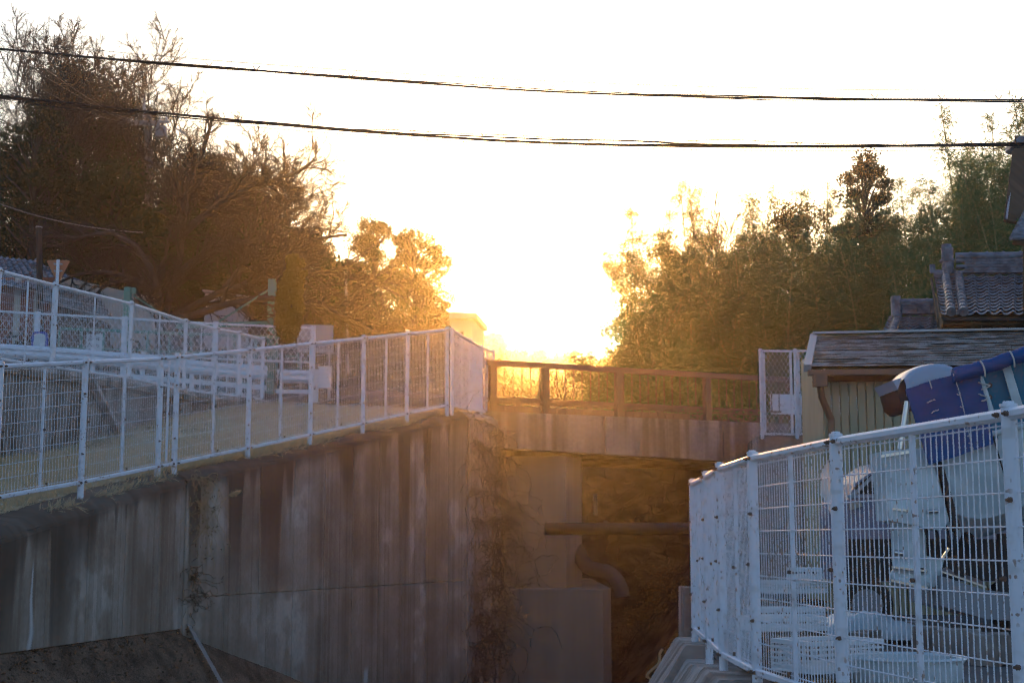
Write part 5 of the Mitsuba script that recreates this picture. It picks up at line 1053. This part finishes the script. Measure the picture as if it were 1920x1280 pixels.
# dead brush under and beyond the bridge
m = MB(); n = 2600; X = r.uniform(1.2, 8, n); Y = r.uniform(38, 58, n); ii = np.clip(((X + 4) / 12 * 59).astype(int), 0, 59); jj = np.clip(((Y - 36.5) / 29.5 * 59).astype(int), 0, 59); P = np.stack([X, Y, bank[jj, ii, 2]], 1); pts = [P]; cur = unit(r.normal(size=(n, 3)) * .7 + ZV * .9 + V3(0, -.5, 0)); L = r.uniform(.5, 2.0, n)
for k in range(7): cur = unit(cur + r.normal(size=(n, 3)) * .3 - ZV * .14); pts.append(pts[-1] + cur * (L / 7)[:, None])
m.tubes(np.stack(pts, 1), np.tile(np.linspace(.009, .004, 8), (n, 1)), 3); stuff('dead_brush', m, 'm_twig', 'tangle of dead twigs and brush on the river bank under the bridge', 'brush')
m = MB(); n = 40; X = r.uniform(1.2, 8, n); Y = r.uniform(38, 58, n); ii = np.clip(((X + 4) / 12 * 59).astype(int), 0, 59); jj = np.clip(((Y - 36.5) / 29.5 * 59).astype(int), 0, 59); blob_leaves(r, np.stack([X, Y, bank[jj, ii, 2] + .25], 1), 150, r.uniform(.3, .8, n), .13, m); stuff('bank_leaves', m, 'm_leaf_dry', 'dry leaves clinging to the brush on the river bank', 'leaves')
mp = thing('marker_post', 'small pale marker post in the brush beneath the bridge', 'post'); E('post', MB().bar(at(1117, 965, 41.5), at(1116, 928, 41.5), .11, .11, up=(0, 1, 0), c=.02), 'm_plastic', mp); E('cap', MB().bar(at(1116, 928, 41.5), at(1116, 925, 41.5), .13, .13, up=(0, 1, 0), c=.03), 'm_plastic', mp)
ws = thing('driftwood', 'pale bent stick lying low in the channel beside the right blocks', 'branch'); E('stem', MB().tube(smooth_path([at(1212, 1270, 20.0), at(1222, 1255, 20.0), at(1236, 1240, 20), at(1238, 1222, 20), at(1243, 1216, 20)], 14), .02, 6), 'm_straw', ws, True); E('twig', MB().tube([at(1212, 1265, 20), at(1228, 1282, 20)], .014, 6), 'm_straw', ws)
r = np.random.default_rng(5)
evergreen('evergreen beyond the left edge of the sky', gz(-130, 600, 58), at(-130, 190, 58), 2.2, r, 80, 180, .2, 'm_leaf_dark', crad=.12)
m = MB(); n = 150; X = r.uniform(-6, 14, n); Y = r.uniform(80, 96, n); zt = np.interp(X, mx, mt) * np.interp(Y, [80, 90, 96], [.62, 1, .97]) - .8; blob_leaves(r, np.stack([X, Y, zt + r.uniform(-.2, .7, n)], 1), 170, r.uniform(.5, 1.1, n), .24, m); stuff('rise_shrubs', m, 'm_leaf_olive', 'shrubs covering the low rise beyond the bridge', 'shrubs')
m = MB(); n = 700; u = r.uniform(-5.5, -.05, n); d = np.abs(r.normal(size=n)) ** 1.5 * .45 + .04; C = B1 + DB * u[:, None] + NB * (d + .02)[:, None] + V3(0, 0, 1) * (-1.165 - 1.54 * d)[:, None]; D = unit(r.normal(size=C.shape) * V3(1, 1, .3) - (NB * -.5 + V3(0, 0, .7)) * .3); S = unit(np.cross(D, unit(NB * .84 + V3(0, 0, .54)) + r.normal(size=C.shape) * .35)); m.leaves(C, D, S, r.uniform(.03, .075, n), .028); stuff('leaf_litter', m, 'm_leaf_dry', 'dead leaves caught along the top of the sloping lining', 'leaves')
m = MB(); n = 2600; s = r.uniform(-10, 9.1, n) ; keep = meshkit.noise(np.stack([s * 1.6, s * 0, s * 0], -1), 3) > .45; s = s[keep]; n = len(s); o = r.uniform(-.30, -.05, n)
base = np.where((s > 0)[:, None], A0 + DA * s[:, None] + NA * o[:, None], B1 + DB * s[:, None] + NB * o[:, None]); base[:, 2] = np.where(s > 0, .90 + .1746 * s, .91 + .1755 * s); D = unit(NA * .5 + V3(0, 0, .5) + r.normal(size=base.shape) * .5); S = unit(np.cross(D, r.normal(size=base.shape))); L = r.uniform(.06, .22, n); m.leaves(base + D * L[:, None] * .4, D, S, L, .012); stuff('edge_weeds', m, 'm_blade', 'dry weeds spilling over the edge of the left channel walls', 'weeds')
